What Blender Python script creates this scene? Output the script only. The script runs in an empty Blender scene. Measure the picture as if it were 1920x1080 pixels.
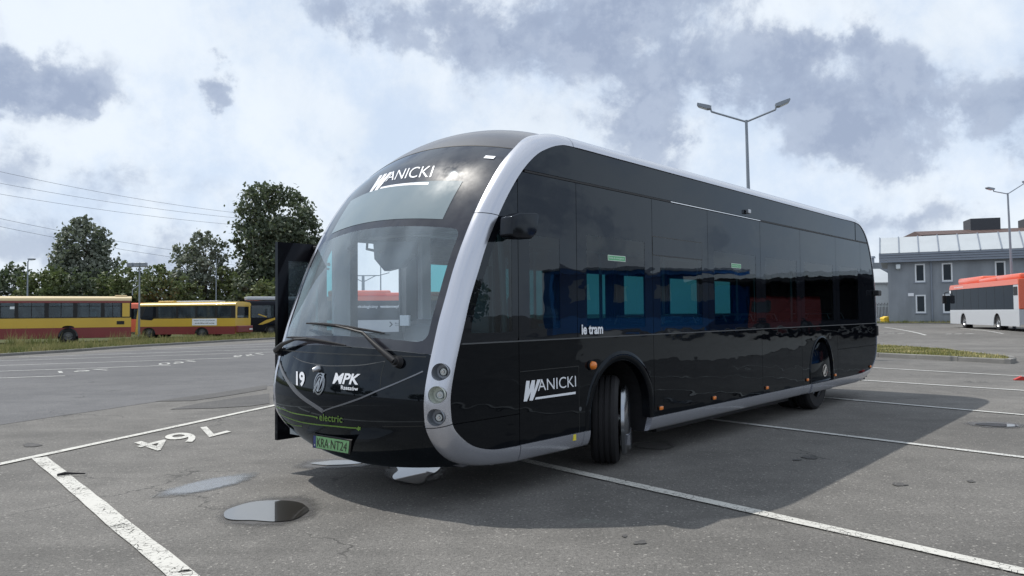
import bpy, bmesh, math, random
import numpy as np
from mathutils import Vector, Matrix
R_=random.Random(7)
S=bpy.context.scene
COL=S.collection
# ------------------------------------------------------------ camera
F=1400.26; PITCH=.034755; ROLL=-.008768; H=1.6628
BX,BY,BYAW=.65516,7.5226,.846304          # bus frame: origin, heading (u rearward, v across, z up)
cam_d=bpy.data.cameras.new('camera'); cam=bpy.data.objects.new('camera',cam_d); COL.objects.link(cam)
cam_d.sensor_width=36; cam_d.lens=36*F/1920; cam_d.clip_end=3000; cam_d.clip_start=.05
cam.matrix_world=Matrix.Translation((0,0,H))@Matrix.Rotation(math.pi/2+PITCH,4,'X')@Matrix.Rotation(ROLL,4,'Z')
S.camera=cam
S.view_settings.view_transform='Standard'; S.view_settings.look='None'; S.view_settings.exposure=0.06; S.view_settings.gamma=1
def ray(px,py):
    cr,sr=math.cos(ROLL),math.sin(ROLL); a=px-960; b=py-540
    xx=a*cr+b*sr; yy=-a*sr+b*cr
    X=xx/F; U=-yy/F; c,s=math.cos(PITCH),math.sin(PITCH)
    return np.array([X,c-U*s,s+U*c])
O3=np.array([0,0,H])
def G(px,py,z=0.):                         # the point of the ground seen at a pixel of the photograph
    r=ray(px,py); return O3+r*(z-H)/r[2]
def at(px,py,Y):                           # the point at depth Y seen at a pixel
    r=ray(px,py); return O3+r*(Y/r[1])
cB,sB=math.cos(BYAW),math.sin(BYAW)
def tobus(P): q=np.array(P,float)-np.array([BX,BY,0]); return np.array([q[0]*cB+q[1]*sB,-q[0]*sB+q[1]*cB,q[2]])
def toworld(p): return np.array([BX+p[0]*cB-p[1]*sB,BY+p[0]*sB+p[1]*cB,p[2]])
OB=tobus(O3)
def BV(px,py,v=0.):
    r=tobus(O3+ray(px,py))-OB; return OB+r*(v-OB[1])/r[1]
def BU(px,py,u):
    r=tobus(O3+ray(px,py))-OB; return OB+r*(u-OB[0])/r[0]
# ------------------------------------------------------------ world: physical sky under broken cloud, one sun
SUN=Vector((-.551,.261,1.0)).normalized()
EL=math.asin(SUN.z); ROT=math.atan2(SUN.x,SUN.y)
W=bpy.data.worlds.new('World'); S.world=W; W.use_nodes=True
nt=W.node_tree; nt.nodes.clear()
class NB:
    def __init__(s,nt): s.nt=nt
    def n(s,t,**k):
        x=s.nt.nodes.new(t)
        for a,b in k.items(): setattr(x,a,b)
        return x
    def l(s,a,b): s.nt.links.new(a,b)
    def put(s,v,sock):
        if hasattr(v,'is_output') or hasattr(v,'links'): s.l(v,sock)
        else: sock.default_value=v
    def m(s,op,a,b=None,c=None,clamp=False):
        x=s.n('ShaderNodeMath',operation=op,use_clamp=clamp); s.put(a,x.inputs[0])
        if b is not None: s.put(b,x.inputs[1])
        if c is not None: s.put(c,x.inputs[2])
        return x.outputs[0]
    def noise(s,vec,scale,detail=6,rough=.55,dist=0.,col=False):
        x=s.n('ShaderNodeTexNoise'); x.inputs['Scale'].default_value=scale; x.inputs['Detail'].default_value=detail
        x.inputs['Roughness'].default_value=rough; x.inputs['Distortion'].default_value=dist
        if vec is not None: s.l(vec,x.inputs['Vector'])
        return x.outputs['Color' if col else 'Fac']
    def ramp(s,f,stops,interp='LINEAR'):
        x=s.n('ShaderNodeValToRGB'); x.color_ramp.interpolation=interp; e=x.color_ramp.elements
        while len(e)<len(stops): e.new(.5)
        for i,(p,c) in enumerate(stops):
            e[i].position=p; e[i].color=(c,c,c,1) if not hasattr(c,'__len__') else tuple(c)+(1,)
        s.l(f,x.inputs[0]); return x.outputs[0]
    def mix(s,f,a,b,blend='MIX'):
        x=s.n('ShaderNodeMix',data_type='RGBA',blend_type=blend)
        s.put(f,x.inputs[0])
        for v,i in ((a,6),(b,7)):
            if isinstance(v,(tuple,list)): x.inputs[i].default_value=tuple(v)+(1,) if len(v)==3 else v
            else: s.l(v,x.inputs[i])
        return x.outputs[2]
    def sstep(s,x,a,b):
        y=s.n('ShaderNodeMapRange',interpolation_type='SMOOTHSTEP'); s.l(x,y.inputs[0]); y.inputs[1].default_value=a; y.inputs[2].default_value=b
        return y.outputs[0]
w=NB(nt)
tc=w.n('ShaderNodeTexCoord'); dirv=tc.outputs['Generated']
wn=w.noise(dirv,5.,7,.6,col=True)
sub=w.n('ShaderNodeVectorMath',operation='SUBTRACT'); w.l(wn,sub.inputs[0]); sub.inputs[1].default_value=(.5,.5,.5)
sc_=w.n('ShaderNodeVectorMath',operation='SCALE'); w.l(sub.outputs[0],sc_.inputs[0]); sc_.inputs['Scale'].default_value=.24
ad=w.n('ShaderNodeVectorMath',operation='ADD'); w.l(dirv,ad.inputs[0]); w.l(sc_.outputs[0],ad.inputs[1])
sp=w.n('ShaderNodeSeparateXYZ'); w.l(ad.outputs[0],sp.inputs[0])
az=w.m('ARCTAN2',sp.outputs[0],sp.outputs[1]); el=w.m('ARCSINE',sp.outputs[2])
sp0=w.n('ShaderNodeSeparateXYZ'); w.l(dirv,sp0.inputs[0])
def skyblobs(lst):
    tot=None
    for px,py,rx,ry,wt in lst:
        d=ray(px,py); d/=np.linalg.norm(d); a0=math.atan2(d[0],d[1]); e0=math.asin(d[2])
        x=w.m('MULTIPLY',w.m('SUBTRACT',az,a0),F/rx); y=w.m('MULTIPLY',w.m('SUBTRACT',el,e0),F/ry)
        r2=w.m('ADD',w.m('MULTIPLY',x,x),w.m('MULTIPLY',y,y))
        g=w.m('MULTIPLY',w.m('EXPONENT',w.m('MULTIPLY',r2,-1.)),wt)
        tot=g if tot is None else w.m('ADD',tot,g)
    return tot
dark=skyblobs([(640,20,190,45,.95),(860,60,150,60,.8),(1080,60,190,75,1.0),(1270,30,150,70,1.0),(1130,190,190,60,.95),(1340,195,170,55,1.0),(1450,150,90,60,.6),
 (1590,120,130,35,.75),(1720,160,170,50,.9),(1860,140,130,60,1.0),(1780,220,200,50,1.05),(1900,255,130,35,.9),
 (15,140,75,42,1.35),(60,195,75,24,1.2),(365,150,30,28,1.5),(392,185,30,18,1.2),(640,300,80,30,.35),(60,420,200,45,.62),(300,430,150,40,.45),(30,470,220,30,.6),
 (200,320,120,35,.30),(1690,395,190,22,.55),(1880,330,90,30,.35),(700,200,80,30,.22),(1520,250,110,30,.5),(60,300,90,30,.45),(1250,260,150,30,.6)])
lit=skyblobs([(150,60,300,90,.9),(560,180,260,110,1.),(750,110,150,60,.4),(1560,60,110,70,.45),(1650,330,260,45,.8),(330,370,110,40,.5),(90,520,160,25,.7),(1000,170,60,60,.3)])
f1=w.noise(dirv,3.2,9,.62,.4); f2=w.noise(dirv,8.,9,.62,.3); f3=w.noise(dirv,19.,8,.62)
fb=w.m('ADD',w.m('ADD',w.m('MULTIPLY',f1,.35),w.m('MULTIPLY',f2,.40)),w.m('MULTIPLY',f3,.25))
gen=w.sstep(fb,.46,.60)                    # clouds of the rest of the sky
inview=w.sstep(sp0.outputs[1],.72,.86)     # the named cloud banks lie in this quarter of the sky
gen2=w.m('MULTIPLY',gen,w.m('SUBTRACT',.62,w.m('MULTIPLY',inview,.30)))
tex=w.m('MULTIPLY',w.m('SUBTRACT',fb,.5),4.6)
dd=w.m('MULTIPLY',dark,w.m('ADD',.72,tex))
dd=w.m('SUBTRACT',w.m('ADD',w.m('ADD',dd,gen2),w.m('MULTIPLY',w.m('SUBTRACT',fb,.5),1.5)),w.m('MULTIPLY',lit,.36))
base=w.mix(w.sstep(w.noise(dirv,4.3,9,.62),.42,.62),(.84,.91,.99),(.67,.78,.94))
lin=w.n('ShaderNodeMapRange'); w.l(dd,lin.inputs[0]); lin.inputs[1].default_value=.08; lin.inputs[2].default_value=1.35; ddl=w.m('ADD',w.m('MULTIPLY',lin.outputs[0],.45),w.m('MULTIPLY',w.sstep(dd,.20,.95),.55))
cc=w.mix(ddl,base,(.35,.42,.565)); cc=w.mix(w.m('MULTIPLY',w.sstep(f3,.45,.62),w.m('MULTIPLY',ddl,.35)),cc,(.62,.70,.83))
hz=w.m('EXPONENT',w.m('MULTIPLY',w.m('MAXIMUM',sp0.outputs[2],0.),-16.))
cc=w.mix(w.m('MULTIPLY',hz,.45),cc,(.74,.83,.93))
sky=w.n('ShaderNodeTexSky',sky_type='NISHITA'); sky.sun_disc=False; sky.sun_elevation=EL; sky.sun_rotation=ROT
b1=w.n('ShaderNodeBackground'); w.l(sky.outputs[0],b1.inputs[0]); b1.inputs[1].default_value=.1
b2=w.n('ShaderNodeBackground'); w.l(cc,b2.inputs[0]); b2.inputs[1].default_value=1.0
ms=w.n('ShaderNodeMixShader'); cov=w.m('SUBTRACT',.97,w.m('MULTIPLY',w.sstep(f1,.55,.35),.12)); w.l(cov,ms.inputs[0]); w.l(b1.outputs[0],ms.inputs[1]); w.l(b2.outputs[0],ms.inputs[2])
wo=w.n('ShaderNodeOutputWorld'); w.l(ms.outputs[0],wo.inputs[0])
ld=bpy.data.lights.new('sun','SUN'); ld.energy=3.45; ld.angle=math.radians(.5); ld.color=(1,.955,.88)
lo=bpy.data.objects.new('sun',ld); COL.objects.link(lo); lo.rotation_euler=SUN.to_track_quat('Z','Y').to_euler(); lo.location=(-30,15,55)
# ------------------------------------------------------------ materials
def newmat(name):
    m=bpy.data.materials.new(name); m.use_nodes=True; m.node_tree.nodes.clear(); b=NB(m.node_tree)
    return m,b,b.n('ShaderNodeOutputMaterial')
def prin(b,col=(.5,.5,.5),rough=.5,metal=0.,spec=.5,coat=0.,**k):
    p=b.n('ShaderNodeBsdfPrincipled')
    if isinstance(col,(tuple,list)): p.inputs['Base Color'].default_value=tuple(col)+(1,)
    else: b.l(col,p.inputs['Base Color'])
    b.put(rough,p.inputs['Roughness']); p.inputs['Metallic'].default_value=metal
    p.inputs['Specular IOR Level'].default_value=spec; p.inputs['Coat Weight'].default_value=coat
    return p
def bump(b,h,strength,dist,p):
    x=b.n('ShaderNodeBump'); x.inputs['Strength'].default_value=strength; x.inputs['Distance'].default_value=dist
    b.l(h,x.inputs['Height']); b.l(x.outputs[0],p.inputs['Normal']); return x
def simple(name,col,rough=.5,metal=0.,spec=.5,coat=0.,var=.12,scale=3.,bmp=0.):
    m,b,o=newmat(name); tc=b.n('ShaderNodeTexCoord').outputs['Object']
    n=b.noise(tc,scale,5)
    c=b.mix(n,tuple(min(1,x*(1-var)) for x in col),tuple(min(1,x*(1+var)) for x in col))
    p=prin(b,c,rough,metal,spec,coat)
    if bmp: bump(b,b.noise(tc,scale*3,3),bmp,.02,p)
    b.l(p.outputs[0],o.inputs[0]); return m
def glassy(name,tint,dirt_haze=.0,rough=.0,wave=0.,ior=1.5):
    m,b,o=newmat(name); tc=b.n('ShaderNodeTexCoord').outputs['Object']
    t=b.n('ShaderNodeBsdfTransparent'); t.inputs[0].default_value=tuple(tint)+(1,)
    g=b.n('ShaderNodeBsdfGlossy'); g.inputs['Roughness'].default_value=rough; g.inputs[0].default_value=(.84,.92,1,1)
    fr=b.n('ShaderNodeFresnel'); ge=b.n('ShaderNodeNewGeometry'); b.l(b.m('POWER',ior,b.m('SUBTRACT',1.,b.m('MULTIPLY',ge.outputs['Backfacing'],2.))),fr.inputs[0])
    if wave:
        bp=b.n('ShaderNodeBump'); bp.inputs['Strength'].default_value=wave; bp.inputs['Distance'].default_value=.01
        b.l(b.noise(tc,1.6,2,.4),bp.inputs['Height']); b.l(bp.outputs[0],g.inputs['Normal']); b.l(bp.outputs[0],fr.inputs['Normal'])
    mx=b.n('ShaderNodeMixShader'); b.l(b.m('MULTIPLY',fr.outputs[0],.85),mx.inputs[0]); b.l(t.outputs[0],mx.inputs[1]); b.l(g.outputs[0],mx.inputs[2])
    out=mx.outputs[0]
    if dirt_haze:
        d=b.n('ShaderNodeBsdfDiffuse'); d.inputs[0].default_value=(.52,.62,.70,1)  # bluish film; on the windscreen its colour stands in for reflected sky haze
        mp=b.n('ShaderNodeMapping'); mp.inputs['Scale'].default_value=(1.2,1.2,.5); b.l(tc,mp.inputs[0])
        f=b.m('MULTIPLY',b.m('ADD',.45,b.m('MULTIPLY',b.sstep(b.noise(mp.outputs[0],1.6,4,.5),.35,.7),.55)),dirt_haze)
        m2=b.n('ShaderNodeMixShader'); b.l(f,m2.inputs[0]); b.l(out,m2.inputs[1]); b.l(d.outputs[0],m2.inputs[2]); out=m2.outputs[0]
    b.l(out,o.inputs[0]); return m
def gloss_black(name,col,wave=.0,rough=.03,film=.0,spec=.5):
    # paint or printed glass: dark base, sharp reflection, thin film of road dust that scatters a little light
    m,b,o=newmat(name); tc=b.n('ShaderNodeTexCoord').outputs['Object']
    d=b.n('ShaderNodeBsdfDiffuse'); d.inputs[0].default_value=tuple(col)+(1,)
    g0=b.n('ShaderNodeBsdfGlossy'); g0.inputs['Roughness'].default_value=rough; g0.inputs[0].default_value=(.80,.90,1.,1)
    fr=b.n('ShaderNodeFresnel'); fr.inputs[0].default_value=1.5
    if wave:
        bp=b.n('ShaderNodeBump'); bp.inputs['Strength'].default_value=wave; bp.inputs['Distance'].default_value=.01
        wm=b.n('ShaderNodeMapping'); wm.inputs['Scale'].default_value=(.9,.9,2.2); b.l(tc,wm.inputs[0]); b.l(b.noise(wm.outputs[0],1.5,2,.45),bp.inputs['Height']); b.l(bp.outputs[0],g0.inputs['Normal']); b.l(bp.outputs[0],fr.inputs['Normal'])
    m0=b.n('ShaderNodeMixShader'); b.l(b.m('MULTIPLY',fr.outputs[0],min(1,spec*1.6),clamp=True),m0.inputs[0]); b.l(d.outputs[0],m0.inputs[1]); b.l(g0.outputs[0],m0.inputs[2])
    out=m0.outputs[0]
    if film:
        g=b.n('ShaderNodeBsdfGlossy'); g.inputs['Roughness'].default_value=.24; g.inputs[0].default_value=(.8,.8,.8,1)
        f=b.m('MULTIPLY',b.sstep(b.noise(tc,1.3,6,.65),.25,.8),film)
        mx=b.n('ShaderNodeMixShader'); b.l(f,mx.inputs[0]); b.l(out,mx.inputs[1]); b.l(g.outputs[0],mx.inputs[2]); out=mx.outputs[0]
    b.l(out,o.inputs[0]); return m
M={}
M['silver']=simple('silver_paint',(.52,.535,.59),.26,.75,.5,.6,.03)
M['black']=gloss_black('black_paint',(.003,.0035,.005),.42,.02,.0,.30)
M['blackf']=gloss_black('black_front_paint',(.003,.004,.006),.03,.03,.006,.42)
M['frit']=gloss_black('printed_glass',(.030,.029,.036),.05,.03,.07,.75)
M['sidefrit']=gloss_black('printed_side_glass',(.007,.008,.011),.30,.01,.0,.52)
M['display']=gloss_black('display_glass',(.20,.245,.265),.04,.03,.05,.75)
M['wind']=glassy('windscreen_glass',(.90,.96,.99),.30,0.,.02,1.65)
M['tint']=glassy('tinted_glass',(.125,.185,.20),0,0,.30,1.55)
M['tintfar']=glassy('tinted_glass_far',(.11,.42,.44),0,0,.05,1.5)
M['clear']=glassy('clear_glass',(.75,.8,.8),.05,0,.02,1.5)
M['busglass']=glassy('old_bus_glass',(.40,.46,.48),.10,0,.03,1.5)
M['rubber']=simple('rubber',(.016,.016,.018),.75,0,.3,0,.3,20)
M['plastic']=simple('dark_plastic',(.012,.012,.014),.5,0,.4,0,.2,8)
M['mirrorcase']=gloss_black('mirror_case',(.007,.007,.009),0,.12,0,.40)
M['grey']=simple('interior_grey',(.30,.33,.35),.6)
M['lgrey']=simple('interior_light_grey',(.66,.71,.74),.6)
M['dgrey']=simple('dark_grey',(.07,.075,.08),.6)
M['roof']=simple('roof_paint',(.075,.075,.085),.3,0,.5,.3,.06)
M['doorblack']=gloss_black('door_black',(.006,.006,.008),.05,.08,0,.3)
M['trim']=simple('nose_trim_paint',(.16,.17,.19),.3,.5,.5,0,.05)
M['emblem']=simple('emblem_metal',(.32,.34,.37),.2,1.,.5,0,.1)
M['chrome']=simple('chrome',(.75,.77,.8),.12,1.,.5,0,.03)
M['alu']=simple('wheel_metal',(.45,.46,.48),.35,.9,.5,0,.1)
M['lens']=simple('lamp_lens',(.55,.6,.62),.08,.6,.5,.5,.1)
M['cup']=simple('lamp_cup',(.26,.28,.31),.35,.4,.5,.2,.05)
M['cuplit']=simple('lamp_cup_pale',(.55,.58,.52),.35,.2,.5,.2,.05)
M['amber']=simple('amber_lens',(.75,.20,.02),.2,0,.5,.5,.1)
M['white']=simple('white_film',(.80,.82,.86),.4,0,.4,0,.02)
M['lime']=simple('lime_film',(.12,.23,.03),.4)
M['plate']=simple('plate_green',(.26,.60,.28),.35,0,.4,0,.04)
M['blue']=simple('plate_blue',(.02,.05,.30),.4)
M['ink']=simple('black_ink',(.01,.012,.012),.4)
M['seat']=simple('seat_fabric',(.03,.06,.13),.8)
M['sticker']=simple('sticker_green',(.10,.40,.18),.5)
M['stickw']=simple('sticker_pale',(.62,.75,.66),.5)
M['yellowst']=simple('sticker_yellow',(.75,.62,.05),.5)
M['redlamp']=simple('red_lens',(.5,.01,.01),.25)
# ------------------------------------------------------------ mesh helpers
class MB:
    def __init__(s): s.v=[]; s.f=[]; s.mi=[]; s.cur=0
    def add(s,vs,fs,T=None):
        o=len(s.v)
        for p in vs:
            s.v.append(tuple(T@Vector(p)) if T is not None else tuple(float(x) for x in p))
        for f in fs: s.f.append([i+o for i in f]); s.mi.append(s.cur)
        return s
    def box(s,x0,x1,y0,y1,z0,z1,T=None,bev=0):
        if bev:
            bm=bmesh.new(); bmesh.ops.create_cube(bm,size=1)
            for v in bm.verts: v.co=Vector(((x0+x1)/2+v.co.x*(x1-x0),(y0+y1)/2+v.co.y*(y1-y0),(z0+z1)/2+v.co.z*(z1-z0)))
            bmesh.ops.bevel(bm,geom=bm.edges[:],offset=bev,segments=3,affect='EDGES',profile=.5)
            bm.verts.index_update(); s.add([v.co[:] for v in bm.verts],[[v.index for v in f.verts] for f in bm.faces],T); bm.free(); return s
        v=[(x0,y0,z0),(x1,y0,z0),(x1,y1,z0),(x0,y1,z0),(x0,y0,z1),(x1,y0,z1),(x1,y1,z1),(x0,y1,z1)]
        return s.add(v,[(0,3,2,1),(4,5,6,7),(0,1,5,4),(1,2,6,5),(2,3,7,6),(3,0,4,7)],T)
    def prism(s,poly,ax,lo,hi,T=None):      # polygon in the two other axes, extruded along ax
        def P(a,b,c): return {0:(c,a,b),1:(a,c,b),2:(a,b,c)}[ax]
        n=len(poly); v=[P(a,b,lo) for a,b in poly]+[P(a,b,hi) for a,b in poly]
        f=[list(range(n))[::-1],list(range(n,2*n))]+[(i,(i+1)%n,n+(i+1)%n,n+i) for i in range(n)]
        return s.add(v,f,T)
    def tube(s,pts,r,n=10,cap=True):
        pts=[Vector(p) for p in pts]; rs=r if hasattr(r,'__len__') else [r]*len(pts); o=len(s.v); prev=None
        for i,p in enumerate(pts):
            d=(pts[min(i+1,len(pts)-1)]-pts[max(i-1,0)]).normalized()
            if prev is None: a=d.orthogonal().normalized()
            else: a=(prev-d*prev.dot(d)).normalized()
            prev=a; b=d.cross(a)
            for k in range(n):
                t=2*math.pi*k/n; s.v.append(tuple(p+(a*math.cos(t)+b*math.sin(t))*rs[i]))
        for i in range(len(pts)-1):
            for k in range(n):
                s.f.append([o+i*n+k,o+i*n+(k+1)%n,o+(i+1)*n+(k+1)%n,o+(i+1)*n+k]); s.mi.append(s.cur)
        if cap:
            s.f.append([o+k for k in range(n)][::-1]); s.mi.append(s.cur)
            s.f.append([o+(len(pts)-1)*n+k for k in range(n)]); s.mi.append(s.cur)
        return s
    def lathe(s,prof,n=40,T=None,close=False):   # prof (r,y) round the y axis
        v=[];f=[]; m=len(prof)
        for k in range(n):
            t=2*math.pi*k/n
            for r,y in prof: v.append((r*math.cos(t),y,r*math.sin(t)))
        for k in range(n):
            for i in range(m-1 if not close else m):
                j=(i+1)%m; k2=(k+1)%n
                f.append((k*m+i,k*m+j,k2*m+j,k2*m+i))
        return s.add(v,f,T)
    def grid(s,fn,na,nb):
        v=[fn(i/na,j/nb) for i in range(na+1) for j in range(nb+1)]
        f=[(i*(nb+1)+j,(i+1)*(nb+1)+j,(i+1)*(nb+1)+j+1,i*(nb+1)+j+1) for i in range(na) for j in range(nb)]
        return s.add(v,f)
    def mirror(s,c=2.55):                   # mirrored across the bus' middle plane
        s.v=[(x,c-y,z) for x,y,z in s.v]; s.f=[f[::-1] for f in s.f]; return s
    def obj(s,name,mats,parent=None,smooth=False,auto=None,recalc=True):
        me=bpy.data.meshes.new(name); me.from_pydata(s.v,[],s.f)
        for m in (mats if isinstance(mats,(list,tuple)) else [mats]): me.materials.append(m)
        if len(set(s.mi))>1: me.polygons.foreach_set('material_index',s.mi)
        if recalc:
            bm=bmesh.new(); bm.from_mesh(me); bmesh.ops.remove_doubles(bm,verts=bm.verts,dist=1e-5); bmesh.ops.recalc_face_normals(bm,faces=bm.faces); bm.to_mesh(me); bm.free()
        if smooth or auto:
            me.polygons.foreach_set('use_smooth',[True]*len(me.polygons))
            if auto: me.set_sharp_from_angle(angle=math.radians(auto))
        me.update()
        o=bpy.data.objects.new(name,me); COL.objects.link(o)
        if parent: o.parent=parent
        return o
def thing(name,label,cat,loc=(0,0,0),rz=0,group=None):
    o=bpy.data.objects.new(name,None); COL.objects.link(o); o.location=loc; o.rotation_euler=(0,0,rz)
    o['label']=label; o['category']=cat
    if group: o['group']=group
    return o
def tag(o,label,cat,group=None):
    o['label']=label; o['category']=cat
    if group: o['group']=group
    return o
def kind(o,k,label=None,cat=None):
    o['kind']=k
    if label: o['label']=label; o['category']=cat
    return o
def catmull(P,n):
    P=[np.array(p,float) for p in P]; out=[]
    for i in range(len(P)-1):
        p0=P[max(i-1,0)];p1=P[i];p2=P[i+1];p3=P[min(i+2,len(P)-1)]
        for k in range(n):
            t=k/n; out.append(.5*((2*p1)+(-p0+p2)*t+(2*p0-5*p1+4*p2-p3)*t*t+(-p0+3*p1-3*p2+p3)*t**3))
    out.append(P[-1]); return out
def textmesh(body,bold=0.,shear=0.,space=1.):
    """outline of the words as flat polygons, scaled to the box 0..1 by 0..1 (x,y)"""
    c=bpy.data.curves.new('t','FONT'); c.body=body; c.size=1; c.offset=bold; c.shear=shear; c.space_character=space; c.resolution_u=4
    o=bpy.data.objects.new('t',c); COL.objects.link(o); dg=bpy.context.evaluated_depsgraph_get()
    me=bpy.data.meshes.new_from_object(o.evaluated_get(dg)); v=np.array([x.co[:2] for x in me.vertices]); f=[list(p.vertices) for p in me.polygons]
    bpy.data.objects.remove(o); bpy.data.curves.remove(c); bpy.data.meshes.remove(me)
    lo=v.min(0); hi=v.max(0); return (v-lo)/(hi-lo),f
def clip(poly,ax,val,keep_less):
    out=[]
    for i in range(len(poly)):
        a,b=poly[i],poly[(i+1)%len(poly)]
        ia=(a[ax]<=val)==keep_less or a[ax]==val; ib=(b[ax]<=val)==keep_less or b[ax]==val
        if ia: out.append(a)
        if ia!=ib:
            t=(val-a[ax])/(b[ax]-a[ax]); out.append((a[0]+(b[0]-a[0])*t,a[1]+(b[1]-a[1])*t))
    return out
def cliprect(poly,x0,x1,z0,z1):
    for ax,v,l in ((0,x1,True),(0,x0,False),(1,z1,True),(1,z0,False)):
        poly=clip(poly,ax,v,l)
        if len(poly)<3: return []
    return poly
def radial(poly,c,n=96):
    out=[]
    angs=[2*math.pi*k/n for k in range(n)]
    for t in angs:
        d=(math.cos(t),math.sin(t)); best=None
        for i in range(len(poly)):
            a,b=poly[i],poly[(i+1)%len(poly)]
            ex,ey=b[0]-a[0],b[1]-a[1]; den=d[0]*ey-d[1]*ex
            if abs(den)<1e-12: continue
            u=((a[0]-c[0])*ey-(a[1]-c[1])*ex)/den; s_=((a[0]-c[0])*d[1]-(a[1]-c[1])*d[0])/den
            if u>0 and -1e-6<=s_<=1+1e-6: best=u if best is None else max(best,u)
        out.append((c[0]+d[0]*(best or 0),c[1]+d[1]*(best or 0)))
    return out
# ------------------------------------------------------------ ground
def ss(t): t=min(1,max(0,t)); return t*t*(3-2*t)
def Zg(x,y): return .35*ss((x-15)/14)*ss((y-30)/18)
def GZ(px,py):
    z=0.
    for _ in range(12): p=G(px,py,z); z=Zg(p[0],p[1])
    return p
def sheetz(p,dz): return (p[0],p[1],Zg(p[0],p[1])+dz)
def asphalt(name,a,b_,grain=1.,blot=.5):
    m,b,o=newmat(name); tc=b.n('ShaderNodeTexCoord').outputs['Object']
    big=b.noise(tc,.35,6,.65); mid=b.noise(tc,2.2,5,.6); fine=b.m('ADD',b.m('MULTIPLY',b.noise(tc,95.,3,.7),.55),b.m('MULTIPLY',b.noise(tc,34.,4,.75),.45))
    vor=b.n('ShaderNodeTexVoronoi'); vor.inputs['Scale'].default_value=70.; b.l(tc,vor.inputs['Vector'])
    c=b.mix(b.sstep(b.m('ADD',b.m('MULTIPLY',big,.65),b.m('MULTIPLY',mid,.35)),.36,.64),a,b_)
    c=b.mix(b.m('MULTIPLY',b.sstep(fine,.42,.60),.62*grain),c,tuple(x*.36 for x in a))
    lf=b.noise(tc,.11,4,.6); c=b.mix(b.m('MULTIPLY',b.sstep(lf,.42,.62),.35),c,tuple(x*.62 for x in a))
    st=b.sstep(vor.outputs['Color'],.80,.97)
    c=b.mix(b.m('MULTIPLY',st,.55*grain),c,(.42,.40,.37))
    # oil spots and darker stains of their own
    sp=b.noise(tc,1.1,4,.7,.6); c=b.mix(b.m('MULTIPLY',b.sstep(sp,.64,.76),blot),c,(.055,.053,.052))
    wv=b.n('ShaderNodeVectorMath',operation='ADD'); b.l(tc,wv.inputs[0]); nz=b.noise(tc,1.3,5,.6,col=True); b.l(nz,wv.inputs[1])
    ed=b.n('ShaderNodeTexVoronoi',feature='DISTANCE_TO_EDGE'); ed.inputs['Scale'].default_value=.19; b.l(wv.outputs[0],ed.inputs['Vector'])
    ck=b.m('MULTIPLY',b.sstep(ed.outputs['Distance'],.0035,.001),b.sstep(b.noise(tc,.5,3),.47,.58)); c=b.mix(b.m('MULTIPLY',ck,.75),c,(.04,.039,.038))
    tm=b.n('ShaderNodeMapping'); tm.inputs['Rotation'].default_value=(0,0,-1.3); tm.inputs['Scale'].default_value=(.10,1.4,1); b.l(tc,tm.inputs[0])
    c=b.mix(b.m('MULTIPLY',b.sstep(b.noise(tm.outputs[0],1.,5,.6),.50,.68),.30),c,tuple(x*.55 for x in a))
    p=prin(b,c,.86,0,.35); bump(b,b.m('ADD',fine,b.m('MULTIPLY',vor.outputs['Distance'],.8)),.55*grain,.006,p)
    b.l(p.outputs[0],o.inputs[0]); return m
M['asph']=asphalt('asphalt_pale',(.135,.130,.123),(.220,.211,.198),1.1)
M['road']=asphalt('asphalt_dark',(.112,.113,.119),(.155,.155,.160),.75,.4)
M['patch']=asphalt('asphalt_patch',(.088,.086,.086),(.120,.117,.115),.7,.2)
def paint_mat(name,wear,scale,col=(.60,.59,.55)):
    m,b,o=newmat(name); tc=b.n('ShaderNodeTexCoord').outputs['Object']
    p=prin(b,b.mix(b.noise(tc,4,5),col,tuple(x*.82 for x in col)),.7,0,.4)
    n=b.m('ADD',b.m('MULTIPLY',b.noise(tc,scale,6,.75),.7),b.m('MULTIPLY',b.noise(tc,1.7,3,.6),.3))
    v=b.n('ShaderNodeTexVoronoi',feature='DISTANCE_TO_EDGE'); v.inputs['Scale'].default_value=16; b.l(tc,v.inputs['Vector'])
    t=b.n('ShaderNodeBsdfTransparent'); mx=b.n('ShaderNodeMixShader')
    f=b.m('MAXIMUM',b.sstep(n,wear,wear+.05),b.m('MULTIPLY',b.sstep(v.outputs['Distance'],.035,.012),b.sstep(b.noise(tc,3,3),.42,.55)))
    b.l(f,mx.inputs[0]); b.l(p.outputs[0],mx.inputs[1]); b.l(t.outputs[0],mx.inputs[2]); b.l(mx.outputs[0],o.inputs[0]); return m
M['paint']=paint_mat('road_paint_worn',.555,38.)
M['paintf']=paint_mat('road_paint',.64,20.,(.58,.58,.56))
M['paintw']=paint_mat('road_paint_faded',.56,14.,(.50,.50,.48))
M['concrete']=simple('kerb_concrete',(.20,.195,.185),.9,0,.3,0,.35,1.5,.3)
xs=[-900,-300,-120]+list(range(-60,90,3))+[120,300,900]; ys=[-600,-150,-40]+list(range(-12,120,3))+[150,300,1000]
mb=MB(); mb.v=[(x,y,Zg(x,y)) for x in xs for y in ys]; ny=len(ys)
mb.f=[[i*ny+j,(i+1)*ny+j,(i+1)*ny+j+1,i*ny+j+1] for i in range(len(xs)-1) for j in range(ny-1)]; mb.mi=[0]*len(mb.f)
kind(mb.obj('ground',M['asph'],smooth=True),'structure')
def flat(name,pts,mat,dz=.004,k='structure'):
    mb=MB(); mb.add([sheetz(p,dz) for p in pts],[list(range(len(pts)))]); o=mb.obj(name,mat,recalc=False)
    if o.data.polygons[0].normal.z<0: o.data.flip_normals()
    return kind(o,k) if k else o
def g2(px,py): return GZ(px,py)[:2]
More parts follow.
